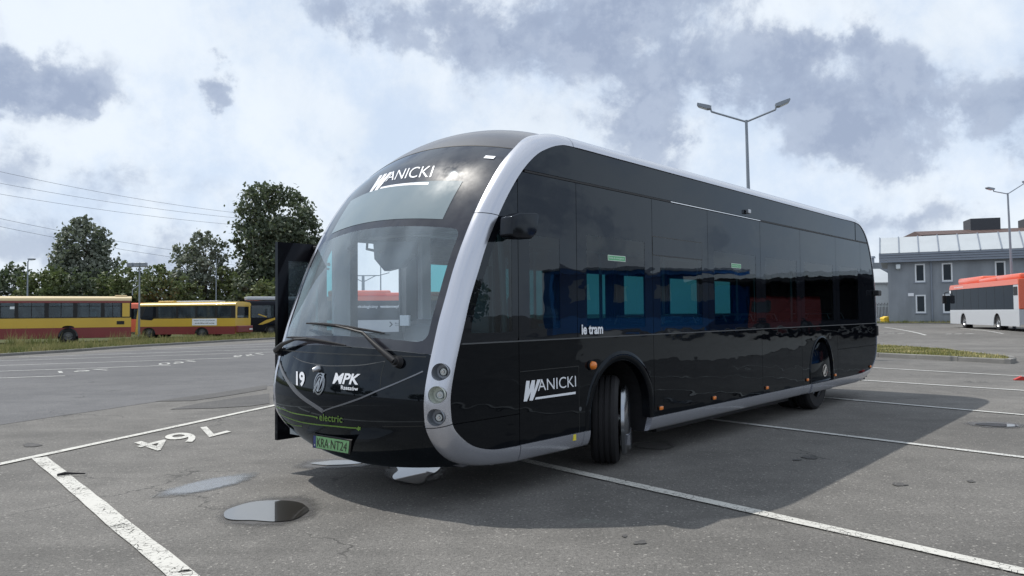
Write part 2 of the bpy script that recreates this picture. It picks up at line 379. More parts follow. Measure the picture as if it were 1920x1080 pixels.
# the driving lane between the two rows of bays (smoother, darker)
rd=[g2(*q) for q in [(0,797),(100,782),(190,769),(290,754),(345,748),(420,738),(480,728)]]
gd=np.array([1.27,4.80]); gd/=np.linalg.norm(gd); gn=np.array([-gd[1],gd[0]])
lane=[rd[0]-gd*14]+rd+[rd[-1]+gd*60,rd[-1]+gd*60+gn*16,rd[0]-gd*14+gn*18]
flat('road',lane,M['road'],.004)
flat('asphalt_patch',[g2(*q) for q in [(318,768),(372,757),(450,745),(505,738),(505,757),(470,762),(400,766)]],M['patch'],.008)
flat('asphalt_patch',[g2(*q) for q in [(290,753),(340,746),(400,738),(500,722),(500,730),(430,742),(360,752)]],M['patch'],.008)
def gline(a,b,w,mat=None,n=24,dz=.012,name='parking_line',jit=.006):
    a=np.array(a[:2],float);b=np.array(b[:2],float);d=b-a;L=np.linalg.norm(d);d/=L;nn=np.array([-d[1],d[0]])
    mb=MB();vs=[]
    for i in range(n+1):
        c=a+d*L*i/n
        for s_ in (-1,1):
            q=c+nn*s_*(w/2+R_.uniform(-jit,jit)); vs.append(sheetz(q,dz))
    mb.add(vs,[(2*i,2*i+1,2*i+3,2*i+2) for i in range(n)]); o=mb.obj(name,mat or M['paint'],recalc=False)
    if o.data.polygons[0].normal.z<0: o.data.flip_normals()
    return kind(o,'structure')
def ext(a,b,m0,m1):
    a=np.array(a[:2]);b=np.array(b[:2]);d=(b-a)/np.linalg.norm(b-a); return a-d*m0,b+d*m1
gline(*ext(g2(74,859.6),g2(340,1080),0,3.5),.16)
# the near bay line shows from under the bus front to the right edge
gline(*ext(g2(985,865),g2(1920,1074.4),1.2,3),.135)
gline(*ext(g2(1440,800.4),g2(1920,858.9),5.0,4),.12,M['paintf'])
gline(*ext(g2(1566,747.8),g2(1920,778.9),5.5,5),.12,M['paintf'])
gline(*ext(g2(1623.3,714),g2(1920,733),5.5,6),.12,M['paintf'])
gline(*ext(g2(1643.7,690.4),g2(1920,706),4,4),.12,M['paintf'])
gline(*ext(g2(0,871.6),g2(480,768.3),6,12),.13)
# opposite row of bays
for (a,b) in (((0,709.4),(122,705.3)),((0,696.7),(320,685.5)),((0,685.8),(447,671.5)),((0,677),(509,660.6)),((162,666),(509,655)),((271,656.6),(509,649.8)),((371,650.6),(509,645))):
    A,B=ext(g2(*a),g2(*b),2.5,0)
    if b[0]==509: B=B+(B-A)/np.linalg.norm(B-A)*2
    gline(A,B,.13,M['paintf'])
# painted bay numbers
def groundtext(body,pa,pb,pc,mat,bold=.02,name='bay_number'):
    tv,tf=textmesh(body,bold,0,1.08); A=g2(*pa);X=g2(*pb)-A;Y=g2(*pc)-A
    mb=MB(); mb.add([sheetz(A+X*x+Y*y,.012) for x,y in tv],tf); o=mb.obj(name,mat,recalc=False)
    if o.data.polygons and o.data.polygons[0].normal.z<0: o.data.flip_normals()
    return kind(o,'structure')
groundtext('764',(388,799.5),(243,833),(434,811),M['paint'],.012)
for (x0,y0,x1,y1) in ((111,697.5,208,693.0),(299,683,371,677),(440,668.5,498,663.5)):
    groundtext('761' if x0==111 else ('760' if x0==299 else '759'),(x1,y1+1.6),(x0,y0+2.6),(x1-6,y1-1.6),M['paintw'],.0)
# right-hand road markings
gline(GZ(1658,613.6),GZ(1736,626.5),.14,M['paintf']); gline(GZ(1801,615.5),GZ(1881,625.5),.14,M['paintf'])
for x0,x1 in ((1648,1658),(1664,1677),(1683,1696),(1774,1784),(1790,1803),(1810,1826)): gline(GZ(x0,625),GZ(x1,624.8),.22,M['paintf'],6)
# puddles and damp hollows
def blob(cx,cy,rx,ry,n=64,seed=0,amp=.12,tilt=0.):
    r=random.Random(seed); ph=[r.uniform(0,6.28) for _ in range(5)]; out=[]
    for k in range(n):
        t=2*math.pi*k/n; a=1+amp*sum(math.sin((j+2)*t+ph[j])/(j+1.4) for j in range(5))
        X=rx*a*math.cos(t);Y=ry*a*math.sin(t)
        out.append((cx+X*math.cos(tilt)-Y*math.sin(tilt),cy+X*math.sin(tilt)+Y*math.cos(tilt)))
    return out
m,b,o=newmat('water'); p=prin(b,(.035,.032,.028),.3,0,.2); g=b.n('ShaderNodeBsdfGlossy'); g.inputs['Roughness'].default_value=.012; fr=b.n('ShaderNodeFresnel'); fr.inputs[0].default_value=4.5; mx=b.n('ShaderNodeMixShader'); b.l(fr.outputs[0],mx.inputs[0]); b.l(p.outputs[0],mx.inputs[1]); b.l(g.outputs[0],mx.inputs[2]); b.l(mx.outputs[0],o.inputs[0]); M['water']=m
def damp_mat(name,wet):
    m,b,o=newmat(name); tc=b.n('ShaderNodeTexCoord'); u=tc.outputs['UV']
    fine=b.noise(tc.outputs['Object'],95.,3,.7)
    p=prin(b,b.mix(fine,(.15,.15,.155) if wet else (.105,.10,.098),(.10,.10,.10) if wet else (.06,.058,.056)),b.ramp(b.noise(tc.outputs['Object'],60,3),[(.40,.05),(.62,.30)]) if wet else .5,0,1.0 if wet else .5)
    bump(b,fine,.12 if wet else .5,.003,p)
    s=b.n('ShaderNodeSeparateXYZ'); b.l(u,s.inputs[0])
    f=b.sstep(b.m('ADD',s.outputs[0],b.m('MULTIPLY',b.m('SUBTRACT',b.noise(tc.outputs['Object'],9,5,.7),.5),.5)),.55,.98)
    t=b.n('ShaderNodeBsdfTransparent'); mx=b.n('ShaderNodeMixShader'); b.l(f,mx.inputs[0]); b.l(p.outputs[0],mx.inputs[1]); b.l(t.outputs[0],mx.inputs[2]); b.l(mx.outputs[0],o.inputs[0]); return m
M['damp']=damp_mat('damp_asphalt',False); M['wet']=damp_mat('wet_asphalt',True)
def dampsheet(pts,mat,dz,name='damp_patch'):
    c=np.mean(np.array(pts),0); n=len(pts); me=bpy.data.meshes.new(name); vs=[sheetz(c,dz)]; K=8
    for k in range(1,K+1):
        for q in pts: vs.append(sheetz(c+(np.array(q)-c)*k/K,dz))
    fs=[(0,1+i,1+(i+1)%n) for i in range(n)]
    for k in range(K-1):
        for i in range(n): fs.append((1+k*n+i,1+(k+1)*n+i,1+(k+1)*n+(i+1)%n,1+k*n+(i+1)%n))
    me.from_pydata(vs,[],fs); me.materials.append(mat); uv=me.uv_layers.new(name='uv')
    for l in me.loops:
        i=l.vertex_index; uv.data[l.index].uv=(0 if i==0 else ((i-1)//n+1)/K,0)
    o=bpy.data.objects.new(name,me); COL.objects.link(o); kind(o,'structure'); return o
def pblob(x0,x1,y0,y1,seed,amp=.1,skew=0):     # an outline on the ground seen inside a pixel box, skewed
    return [g2(x,y) for x,y in [((x0+x1)/2+q[0],(y0+y1)/2+q[1]+q[0]*skew) for q in blob(0,0,(x1-x0)/2,(y1-y0)/2,64,seed,amp)]]
def water(pts,name='puddle'):
    flat(name,pts,M['water'],.013)
dampsheet(pblob(285,492,897,924,3,.06,-.20),M['wet'],.007,'damp_hollow')
dampsheet(pblob(392,622,930,992,5,.06,-.07),M['damp'],.006); water(pblob(414,588,943,979,6,.13,-.06))
dampsheet(pblob(545,720,858,882,7,.1,-.03),M['damp'],.006); water(pblob(590,676,865,874,8,.12,-.03))
dampsheet(pblob(712,845,860,915,9,.06,0),M['damp'],.006); water(pblob(736,822,864,906,10,.22,0))
dampsheet(pblob(1800,1935,790,804,11,.05,.05),M['damp'],.006); water(pblob(1828,1910,795,801,12,.05,.05))
dampsheet(pblob(1180,1270,826,846,14,.15,0),M['damp'],.006)
for i,(x,y,rx,ry) in enumerate(((1518,858,16,3),(1495,863,8,1.5),(1686,909,14,3),(1820,903,8,2),(1171,1006,6,2),(1200,1018,11,4),(60,835,20,3))): dampsheet(pblob(x-rx,x+rx,y-ry,y+ry,20+i,.25),M['patch'],.007,'oil_stain')
# ------------------------------------------------------------ kerbs, verges, grass
M['grass_s']=simple('turf',(.075,.085,.035),.95,0,.2,0,.5,1.2,.4)
m,b,o=newmat('grass_blades'); tc=b.n('ShaderNodeTexCoord').outputs['Object']
c=b.mix(b.sstep(b.noise(tc,.9,4),.35,.65),(.14,.16,.06),(.30,.27,.13)); d=b.n('ShaderNodeBsdfDiffuse'); b.l(c,d.inputs[0]); t=b.n('ShaderNodeBsdfTranslucent'); b.l(c,t.inputs[0])
mx=b.n('ShaderNodeMixShader'); mx.inputs[0].default_value=.3; b.l(d.outputs[0],mx.inputs[1]); b.l(t.outputs[0],mx.inputs[2]); b.l(mx.outputs[0],o.inputs[0]); M['blade']=m
def kerb(pts,w,h,name='kerb',stone=1.0):
    P=[np.array(p[:2]) for p in pts]; mb=MB()
    for i in range(len(P)-1):
        a,b_=P[i],P[i+1];d=b_-a;L=np.linalg.norm(d);d/=L;n=np.array([-d[1],d[0]]);k=max(1,int(L/stone))
        for j in range(k):
            s0=a+d*(L*j/k+.006);s1=a+d*(L*(j+1)/k-.006); dz=R_.uniform(-.008,.008); off=R_.uniform(-.006,.006)
            q=[s0+n*off,s1+n*off,s1+n*(w+off),s0+n*(w+off)]; c=.02
            q2=[s0+n*(off+c),s1+n*(off+c),s1+n*(w+off),s0+n*(w+off)]
            z0=Zg(*s0)
            mb.add([(x,y,z0-.1) for x,y in q]+[(x,y,z0+h-c+dz) for x,y in q]+[(x,y,z0+h+dz) for x,y in q2],
             [(0,1,5,4),(1,2,6,5),(2,3,7,6),(3,0,4,7),(4,5,9,8),(5,6,10,9),(6,7,11,10),(7,4,8,11),(8,9,10,11)])
    return kind(mb.obj(name,M['concrete']),'structure')
K=[g2(-260,690),g2(0,668.4),g2(124.6,660.8),g2(249,651.4),g2(509,636.5)]; K=[K[0]-gd*8]+K+[np.array([-13.2,68]),np.array([-9,90])]
K=[k for k in K]
kerb(K,.15,.13)
Kn=[k+np.array([-.15,.04]) for k in K]
vp=[(x,y) for x,y in Kn]+[(-60,110),(-120,60),(-90,0),(-40,0)]
mb=MB(); mb.add([(x,y,.10) for x,y in vp],[list(range(len(vp)))]); o=mb.obj('verge',M['grass_s'],recalc=False)
if o.data.polygons[0].normal.z<0: o.data.flip_normals()
kind(o,'structure')
def blades(name,spots,hmin,hmax,wd,seed,mat=None):
    r=random.Random(seed); V=[];Fc=[]
    for x,y,z in spots:
        h=r.uniform(hmin,hmax)*(1.6 if r.random()<.06 else 1); a=r.uniform(0,6.28); w=wd*r.uniform(.6,1.5); lx,ly=r.gauss(0,.25)*h,r.gauss(0,.25)*h
        i=len(V); V+= [(x-w*math.cos(a),y-w*math.sin(a),z),(x+w*math.cos(a),y+w*math.sin(a),z),(x+lx,y+ly,z+h)]; Fc.append((i,i+1,i+2))
    me=bpy.data.meshes.new(name); me.from_pydata(V,[],Fc); me.materials.append(mat or M['blade']); o=bpy.data.objects.new(name,me); COL.objects.link(o); kind(o,'stuff'); return o
sp=[]
for i in range(len(Kn)-2):
    a,b_=Kn[i],Kn[i+1];d=b_-a;L=np.linalg.norm(d);n=np.array([-d[1],d[0]])/L
    if n[0]>0: n=-n
    for _ in range(int(L*330)):
        t=R_.random();q=a+d*t+n*(R_.random()**1.3*6.5+.1); clump=math.sin(q[0]*1.7+1)*math.sin(q[1]*.9)+R_.gauss(0,.5)
        if clump>-.7: sp.append((q[0],q[1],.10))
blades('grass',sp,.10,.34,.022,1)
ws=[]
for px,py in ((20,655),(35,652),(95,648),(225,645),(262,640),(280,636),(300,634),(352,631),(378,632),(420,629),(432,628),(446,630),(500,622),(506,622),(60,652)):
    c=g2(px,py)
    for _ in range(70): ws.append((c[0]+R_.gauss(0,.35),c[1]+R_.gauss(0,.3),.10))
blades('weeds',ws,.35,.85,.02,2)
# island to the right of the bus
I0=[G(1500,661)[:2],G(1646.8,669.6)[:2],G(1796,677.5)[:2],G(1895,682.5)[:2]]
I0=[I0[1]+(I0[1]-I0[2])/np.linalg.norm(I0[1]-I0[2])*9,I0[1],I0[2],I0[3]]
IB=[G(1646.8,651.3)[:2],G(1777,660)[:2],G(1859,671)[:2]]
IB=[IB[0]+(IB[0]-IB[1])/np.linalg.norm(IB[0]-IB[1])*9]+IB
loop=I0+[np.array(G(1906,679.5)[:2]),np.array(G(1895,674.5)[:2])]+IB[::-1]
kerb(I0+loop[4:6]+IB[::-1],.16,.15)
c=np.mean(np.array(loop),0)
fl=[]
for i,q in enumerate(loop): fl.append(q)
mb=MB(); mb.add([(x,y,Zg(x,y)+.13) for x,y in [q+(c-q)/np.linalg.norm(c-q)*.12 for q in fl]],[list(range(len(fl)))]); o=mb.obj('grass_island',M['grass_s'],recalc=False)
if o.data.polygons[0].normal.z<0: o.data.flip_normals()
kind(o,'structure')
def inpoly(p,poly):
    r=False
    for i in range(len(poly)):
        a,b_=poly[i],poly[i-1]
        if (a[1]>p[1])!=(b_[1]>p[1]) and p[0]<(b_[0]-a[0])*(p[1]-a[1])/(b_[1]-a[1])+a[0]: r=not r
    return r
sp=[];mnx,mxx=min(q[0] for q in loop),max(q[0] for q in loop);mny,mxy=min(q[1] for q in loop),max(q[1] for q in loop)
ins=[q+(c-q)/np.linalg.norm(c-q)*.25 for q in loop]
while len(sp)<15000:
    q=(R_.uniform(mnx,mxx),R_.uniform(mny,mxy))
    if inpoly(q,ins): sp.append((q[0],q[1],Zg(*q)+.13))
m,b,o=newmat('dry_grass'); tc=b.n('ShaderNodeTexCoord').outputs['Object']; d=b.n('ShaderNodeBsdfDiffuse'); b.l(b.mix(b.sstep(b.noise(tc,.7,4),.4,.62),(.20,.20,.07),(.46,.40,.20)),d.inputs[0]); b.l(d.outputs[0],o.inputs[0]); M['dry']=m
blades('dry_grass',sp,.015,.075,.016,4,M['dry'])
# ------------------------------------------------------------ buildings
def wallholes(mb,L,H_,holes,th,T=None,y0=0.):
    X=sorted({0,L}|{h[0] for h in holes}|{h[1] for h in holes}); Z=sorted({0,H_}|{h[2] for h in holes}|{h[3] for h in holes})
    for i in range(len(X)-1):
        for j in range(len(Z)-1):
            cx,cz=(X[i]+X[i+1])/2,(Z[j]+Z[j+1])/2
            if any(h[0]<cx<h[1] and h[2]<cz<h[3] for h in holes): continue
            mb.box(X[i],X[i+1],y0,y0+th,Z[j],Z[j+1],T)
    return mb
def stucco(name,col):
    m,b,o=newmat(name); tc=b.n('ShaderNodeTexCoord').outputs['Object']
    mp=b.n('ShaderNodeMapping'); mp.inputs['Scale'].default_value=(1,1,.25); b.l(tc,mp.inputs[0])
    c=b.mix(b.sstep(b.noise(mp.outputs[0],.9,6,.6),.35,.7),col,tuple(x*.80 for x in col))
    p=prin(b,c,.9,0,.3); bump(b,b.noise(tc,25,4),.2,.02,p); b.l(p.outputs[0],o.inputs[0]); return m
M['stucco']=stucco('grey_render',(.27,.295,.325)); M['fascia']=simple('fascia_metal',(.22,.25,.30),.45,.3,.5,0,.1,1)
def ribbed(name,col,axis,freq,rough=.35,metal=.6):
    m,b,o=newmat(name); tc=b.n('ShaderNodeTexCoord').outputs['Object']; s=b.n('ShaderNodeSeparateXYZ'); b.l(tc,s.inputs[0])
    w=b.m('SINE',b.m('MULTIPLY',s.outputs[axis],freq)); c=b.mix(b.noise(tc,.8,6,.6),col,tuple(x*.75 for x in col)); p=prin(b,c,rough,metal,.5); bump(b,w,.7,.04,p); b.l(p.outputs[0],o.inputs[0]); return m
M['zinc']=simple('zinc_roof',(.50,.53,.55),.42,.35,.5,0,.12,.7); M['brownroof']=ribbed('brown_roof',(.10,.062,.055),0,9,.7,0)
M['winglass']=gloss_black('window_glass',(.02,.025,.03),.15,.02,0,.35); M['wframe']=simple('window_frame',(.70,.73,.76),.5)
M['darkbox']=simple('roof_box',(.05,.055,.065),.7)
P0=GZ(1667,607); P1=at(1920,600,70.0); P1[2]=P0[2]
fd=(P1-P0)[:2]; fd/=np.linalg.norm(fd); frz=math.atan2(fd[1],fd[0]); fn=np.array([-fd[1],fd[0]])
def fac(px,py,off=0.):
    r=ray(px,py); o=O3; n=np.array([fn[0],fn[1],0]); base=P0+n*off; t=((base-o)@n)/(r@n); q=o+r*t-P0
    return q[:2]@fd,q[2]
bt=thing('office_building','grey rendered two-storey building with white-framed windows and pale metal roof edge','building',tuple(P0),frz)
wh=fac(1667,493)[1]
wins=[]
for a,b_ in (((1715,495),(1735,529)),((1765.5,493),(1786.5,527.5)),((1865,489),(1886,518)),((1716.5,553),(1736.5,587)),((1767.5,552),(1788,585))):
    x0,z1=fac(*a);x1,z0=fac(*b_); wins.append([x0,x1,z0,z1])
up=[w_[2:] for w_ in wins[:3]]; zt=wins[0][2:]; zb=wins[3][2:]
for w_ in wins[:3]: w_[2:]=zt
for w_ in wins[3:]: w_[2:]=zb
wins.append([wins[2][0],wins[2][1],*zb])
stp=wins[2][0]-wins[1][0]
for k in range(1,4):
    for z_ in (zt,zb): wins.append([wins[2][0]+stp*k*.75,wins[2][1]+stp*k*.75,*z_])
LB_=32
mb=wallholes(MB(),LB_,wh,wins,.3); mb.box(0,.3,.3,11,0,wh); mb.box(LB_-.3,LB_,.3,11,0,wh); mb.box(0,LB_,11,11.3,0,wh)
mb.obj('wall',M['stucco'],bt)
for x0,x1,z0,z1 in wins:
    mb=MB(); t=.13
    mb.box(x0,x0+t,-.02,.1,z0,z1).box(x1-t,x1,-.02,.1,z0,z1).box(x0+t,x1-t,-.02,.1,z1-t,z1).box(x0+t,x1-t,-.02,.1,z0,z0+t*1.2)
    wo_=mb.obj('window',M['wframe'],bt); MB().box(x0+t,x1-t,.05,.07,z0+t,z1-t).obj('pane',M['winglass'],wo_)
    MB().box(x0-.08,x1+.08,-.08,.0,z0-.09,z0-.004).obj('sill',M['fascia'],wo_)
ft=fac(1658,476)[1]; rt=ft+1.75
mb=MB()
nst=4
for i in range(nst): mb.box(-.75,LB_+.5,-.60-.05*i,-.18,wh+(ft-wh)*i/nst+.01,wh+(ft-wh)*(i+1)/nst-.02)
mb.box(-.6,LB_+.4,-.5,11.5,wh+.001,wh+.12)
mb.obj('fascia',M['fascia'],bt)
mb=MB(); T_=2.6
for i in range(19):
    x0=-.65+i*1.72
    mb.add([(x0,-.75,ft),(x0+1.70,-.75,ft),(x0+1.70,T_-.75,rt+.02),(x0,T_-.75,rt+.02),(x0,-.75,ft-.05),(x0+1.7,-.75,ft-.05)],[(0,1,2,3),(4,5,1,0)])
mb2=MB()
for i in range(19):
    x0=-.65+i*1.72
    mb2.prism([(-.80,ft+.05),(T_-.75,rt+.10),(T_-.75,rt-.02),(-.80,ft-.10)],0,x0-.07,x0+.025)
mb2.obj('roof_seams',M['fascia'],bt)
mb.box(-.65,LB_+.4,T_-.75,T_+5,ft+.8,rt+.02).add([(-.65,-.75,ft),(-.65,T_-.75,rt),(-.65,T_-.75,ft)],[(0,1,2)])
mb.obj('roof',M['zinc'],bt)
xp=fac(1748.5,600)[0]; MB().tube([(xp,-.07,.05),(xp,-.07,wh)],.07,8).obj('downpipe',M['fascia'],bt)
xl,zl=fac(1684,500); MB().box(xl-.2,xl+.2,-.45,-.04,zl-.25,zl+.22,bev=.08).box(xl-.08,xl+.08,-.1,0,zl-.3,zl).obj('wall_lamp',M['lgrey'],bt)
xl,zl=fac(1708,552.5); MB().box(xl-.25,xl+.25,-.05,-.002,zl-.15,zl+.15).obj('sign_plate',M['white'],bt)
# tall hall behind with a brown roof
Pb=at(1731,447,100); Pb[2]=.35
hb=thing('hall_building','long hall with brown ribbed roof rising behind the grey building','building',tuple(Pb),math.atan2(-.30,1))
Zt=(at(1731,447,100))[2]; Zt2=(at(1734,434,101))[2]-.45
MB().box(0,45,0,14,0,Zt).obj('wall',M['darkbox'],hb)
mb=MB(); mb.prism([(-.3,Zt-.05),(-.3,Zt+.1),(3.5,Zt2+.35),(14,Zt2+.3),(14,Zt-.05)],0,-.3,46); mb.obj('roof',M['brownroof'],hb)
for xa,xb,yy in ((1819,1868,417),(1911,1932,419)):
    x0=(xa-1731)/1400*101;x1=(xb-1731)/1400*101; MB().box(x0,x1,2.6,6,Zt,at(xa,yy,102)[2]).obj('roof_box',M['darkbox'],hb)
# small things beyond the fence, between bus and building
def farbox(name,label,cat,px0,px1,py0,py1,Y,depth,mat,rz=0,roof=None):
    a=at(px0,py1,Y);b_=at(px1,py0,Y); t=thing(name,label,cat,(a[0],a[1],.35),rz); w_=b_[0]-a[0]; h_=b_[2]-.35
    return t,w_,h_
t,w_,h_=farbox('storage_building','pale low-roofed building with red brick upper storey seen left of the grey building','building',1628,1690,520,600,112,14,None)
MB().box(0,w_,0,14,0,h_-.9).obj('wall',M['lgrey'],t)
M['brick']=simple('brick',(.22,.09,.07),.85); 
MB().prism([(-.3,h_-.95),(-.3,h_-.75),(7,h_+1.7),(7,h_-.95)],0,-.4,w_+.3).obj('roof',M['zinc'],t)
hb2=at(1640,498,112)[2]-.35; MB().box(.8,w_*.62,7.2,13,h_-.9,hb2-.4).obj('upper_wall',M['brick'],t)
MB().box(.6,w_*.64,7,13.3,hb2-.38,hb2).obj('upper_roof',M['fascia'],t)
t,w_,h_=farbox('vent_building','grey flat-roofed block with round roof vent far left of the grey building','building',1634,1700,492,600,135,14,None)
MB().box(0,w_,0,14,0,h_).obj('wall',M['stucco'],t)
xv=(1648-1634)/1400*135; MB().tube([(xv,2,h_),(xv,2,h_+.9)],.38,14).tube([(xv,2,h_+.95),(xv,2,h_+1.3)],[.62,.5],14).obj('roof_vent',M['fascia'],t)
t=thing('fence','dark metal bar fence beside the grey building','fence',tuple(at(1640,590,84.5)*np.array([1,1,0])+np.array([0,0,.35])))
L_=2.3; mb=MB()
for i in range(15): mb.box(i*.165,i*.165+.05,0,.04,0,2.1+.1*(i%2))
mb.obj('bars',M['plastic'],t); MB().box(0,2.5,-.04,0,.35,.42).obj('rail',M['lgrey'],t); MB().box(0,2.5,-.04,0,1.8,1.87).obj('rail',M['lgrey'],t)
q=at(1663,600,76); t=thing('grit_bin','yellow grit bin on the grass beside the traffic light','bin',(q[0],q[1],.35))
M['yellow']=simple('yellow_plastic',(.75,.50,.03),.5)
MB().prism([(-.42,0),(.42,0),(.5,.5),(-.5,.5)],1,-.4,.4).obj('body',M['yellow'],t); MB().prism([(-.52,.5),(.52,.5),(.42,.62),(-.1,.74),(-.46,.62)],1,-.44,.44).obj('lid',M['yellow'],t)
q=G(1673,606,.35); t=thing('traffic_light','grey traffic light post with black signal head at the corner of the grey building','traffic light',(q[0],q[1],.35),.4)
zt_=at(1673,545,q[1])[2]-.35
MB().tube([(0,0,0),(0,0,zt_+.1)],.055,8).obj('pole',M['fascia'],t)
hd=MB().box(.08,.40,-.18,.18,zt_-.85,zt_+.05,bev=.03).obj('signal_head',M['plastic'],t)
for k in range(2): MB().tube([(.4,0,zt_-.12-.33*k),(.68,0,zt_-.17-.33*k)],[.15,.14],10).obj('visor',M['plastic'],hd)
# verge and kerb along the grey building
a=P0[:2]-fd*6; 
kerb([P0[:2]-fd*10-fn*1.5,P0[:2]-fn*1.5,P0[:2]+fd*24-fn*1.5],.15,.10)
flat('verge',[P0[:2]-fd*10-fn*1.36,P0[:2]+fd*24-fn*1.36,P0[:2]+fd*24-fn*.0,P0[:2]-fn*.0,P0[:2]+fn*8,P0[:2]-fd*10+fn*8],M['grass_s'],.09)
sp=[]
for _ in range(2600):
    q=P0[:2]+fd*R_.uniform(-6,14)-fn*R_.uniform(.05,1.2); sp.append((q[0],q[1],.43))
blades('grass',sp,.06,.28,.03,9)
# ------------------------------------------------------------ lamp posts
M['galv']=simple('galvanised_steel',(.24,.27,.31),.5,.4,.5,0,.12)
def lamp_post(label,base,h,arms,group=None,r0=.10,r1=.05,rise=.45,head=True,rz=0.,lean=0.,name='street_lamp'):
    t=thing(name,label,'street lamp',tuple(base),rz,group); t.rotation_euler=(0,lean,rz)
    MB().tube([(0,0,0),(0,0,.9),(0,0,h)],[r0*1.15,r0,r1],10).obj('pole',M['galv'],t,smooth=False,auto=40)
    for sx,ln,rs,flip in arms:
        x=sx*ln; MB().tube([(0,0,h-.06),(x,0,h+rs)],.035,8).tube([(x,0,h+rs),(x+sx*.02,0,h+rs+.12)],.03,8).obj('arm',M['galv'],t)
        a=math.radians(flip); T=Matrix.Translation((x+sx*.01,0,h+rs+.14))@Matrix.Rotation(-a if sx>0 else a,4,'Y')@Matrix.Rotation(0,4,'Z')
        ho=MB().prism([(0,-.05),(.10,-.09),(.44,-.09),(.52,-.04),(.52,.01),(.12,.05),(0,.05)] if sx>0 else [(0,-.05),(0,.05),(-.12,.05),(-.52,.01),(-.52,-.04),(-.44,-.09),(-.10,-.09)],1,-.14,.14,T).obj('lamp_head',M['galv'],t)
        MB().box(min(.12*sx,.42*sx),max(.12*sx,.42*sx),-.11,.11,-.102,-.093,T).obj('lens',M['lgrey'],ho)
    return t
D1=27.; b1_=at(1411,583,D1); b1_[2]=0; hh=at(1406,225,D1)[2]
def d_(px,py,D): return at(px,py,D)
lamp_post('tall double-headed street lamp rising behind the roof of the dark electric bus','%s'and (b1_[0],b1_[1],0),hh,[(-1,1.22,.42,22),(1,1.02,.30,22)],'double street lamps of the depot',.09,.05,rz=-.25,lean=-.010)
D2=50.; b2_=at(1901,583,D2); hh2=at(1894.5,362,D2)[2]
lamp_post('double-headed street lamp in front of the grey building behind the orange and white bus',(b2_[0],b2_[1],Zg(b2_[0],b2_[1])),hh2-.35,[(-1,1.05,.12,15),(1,1.25,.62,18)],'double street lamps of the depot',.10,.055,rz=.15,lean=-.02)
q=at(51,583,62); lamp_post('lone single-headed lamp post above the left yellow bus, beside the leftmost bushes',(q[0],q[1],.1),at(50,492,62)[2],[(1,.05,.02,5)],None,.08,.045)
q=at(261,583,54); h3=at(259,502,54)[2]
t=lamp_post('grey lamp post with a cluster of floodlights between the two yellow buses',(q[0],q[1],.1),h3,[],None,.075,.045)
MB().box(-.75,.1,-.12,.0,h3-.05,h3+.03).obj('bracket',M['galv'],t)
for x_ in (-.65,-.1,.32): MB().box(x_-.2,x_+.2,-.2,.15,h3-.05,h3+.27,bev=.04).obj('floodlight',M['galv'],t)
MB().tube([(0,0,h3-1.35),(-.5,0,h3-1.7),(-.5,0,h3-2.1)],.04,6).obj('cable_arm',M['galv'],t)
q=at(405,583,66); lamp_post('thin grey pole standing in front of the middle poplar',(q[0],q[1],.1),at(405,488,66)[2],[],None,.06,.035,name='pole')
# distribution pole seen through the windscreen, and the mast beside it
q=at(681,583,120); hp=at(681,516,120)[2]
t=thing('power_pole','grey T-shaped power line pole seen through the windscreen above the far orange bus','power pole',(q[0],q[1],0))
MB().tube([(0,0,0),(0,0,hp)],[.35,.22],8).obj('mast',M['galv'],t); MB().box(-2.6,2.6,-.1,.1,hp-.15,hp).tube([(-2.5,0,hp-.05),(-4.2,0,hp+.1)],.1,6).tube([(2.5,0,hp-.05),(4.2,0,hp+.4)],.1,6).tube([(-2.0,0,hp-.1),(0,0,hp-1.1)],.07,6).tube([(2,0,hp-.1),(0,0,hp-1.1)],.07,6).obj('crossarm',M['galv'],t)
MB().box(-.8,.9,-.4,.3,hp-4.3,hp-3.2,bev=.1).obj('transformer',M['galv'],t)
q=at(714,583,90); lamp_post('slim lamp mast seen through the windscreen right of the power pole',(q[0],q[1],0),at(714,494,90)[2],[],None,.1,.06)
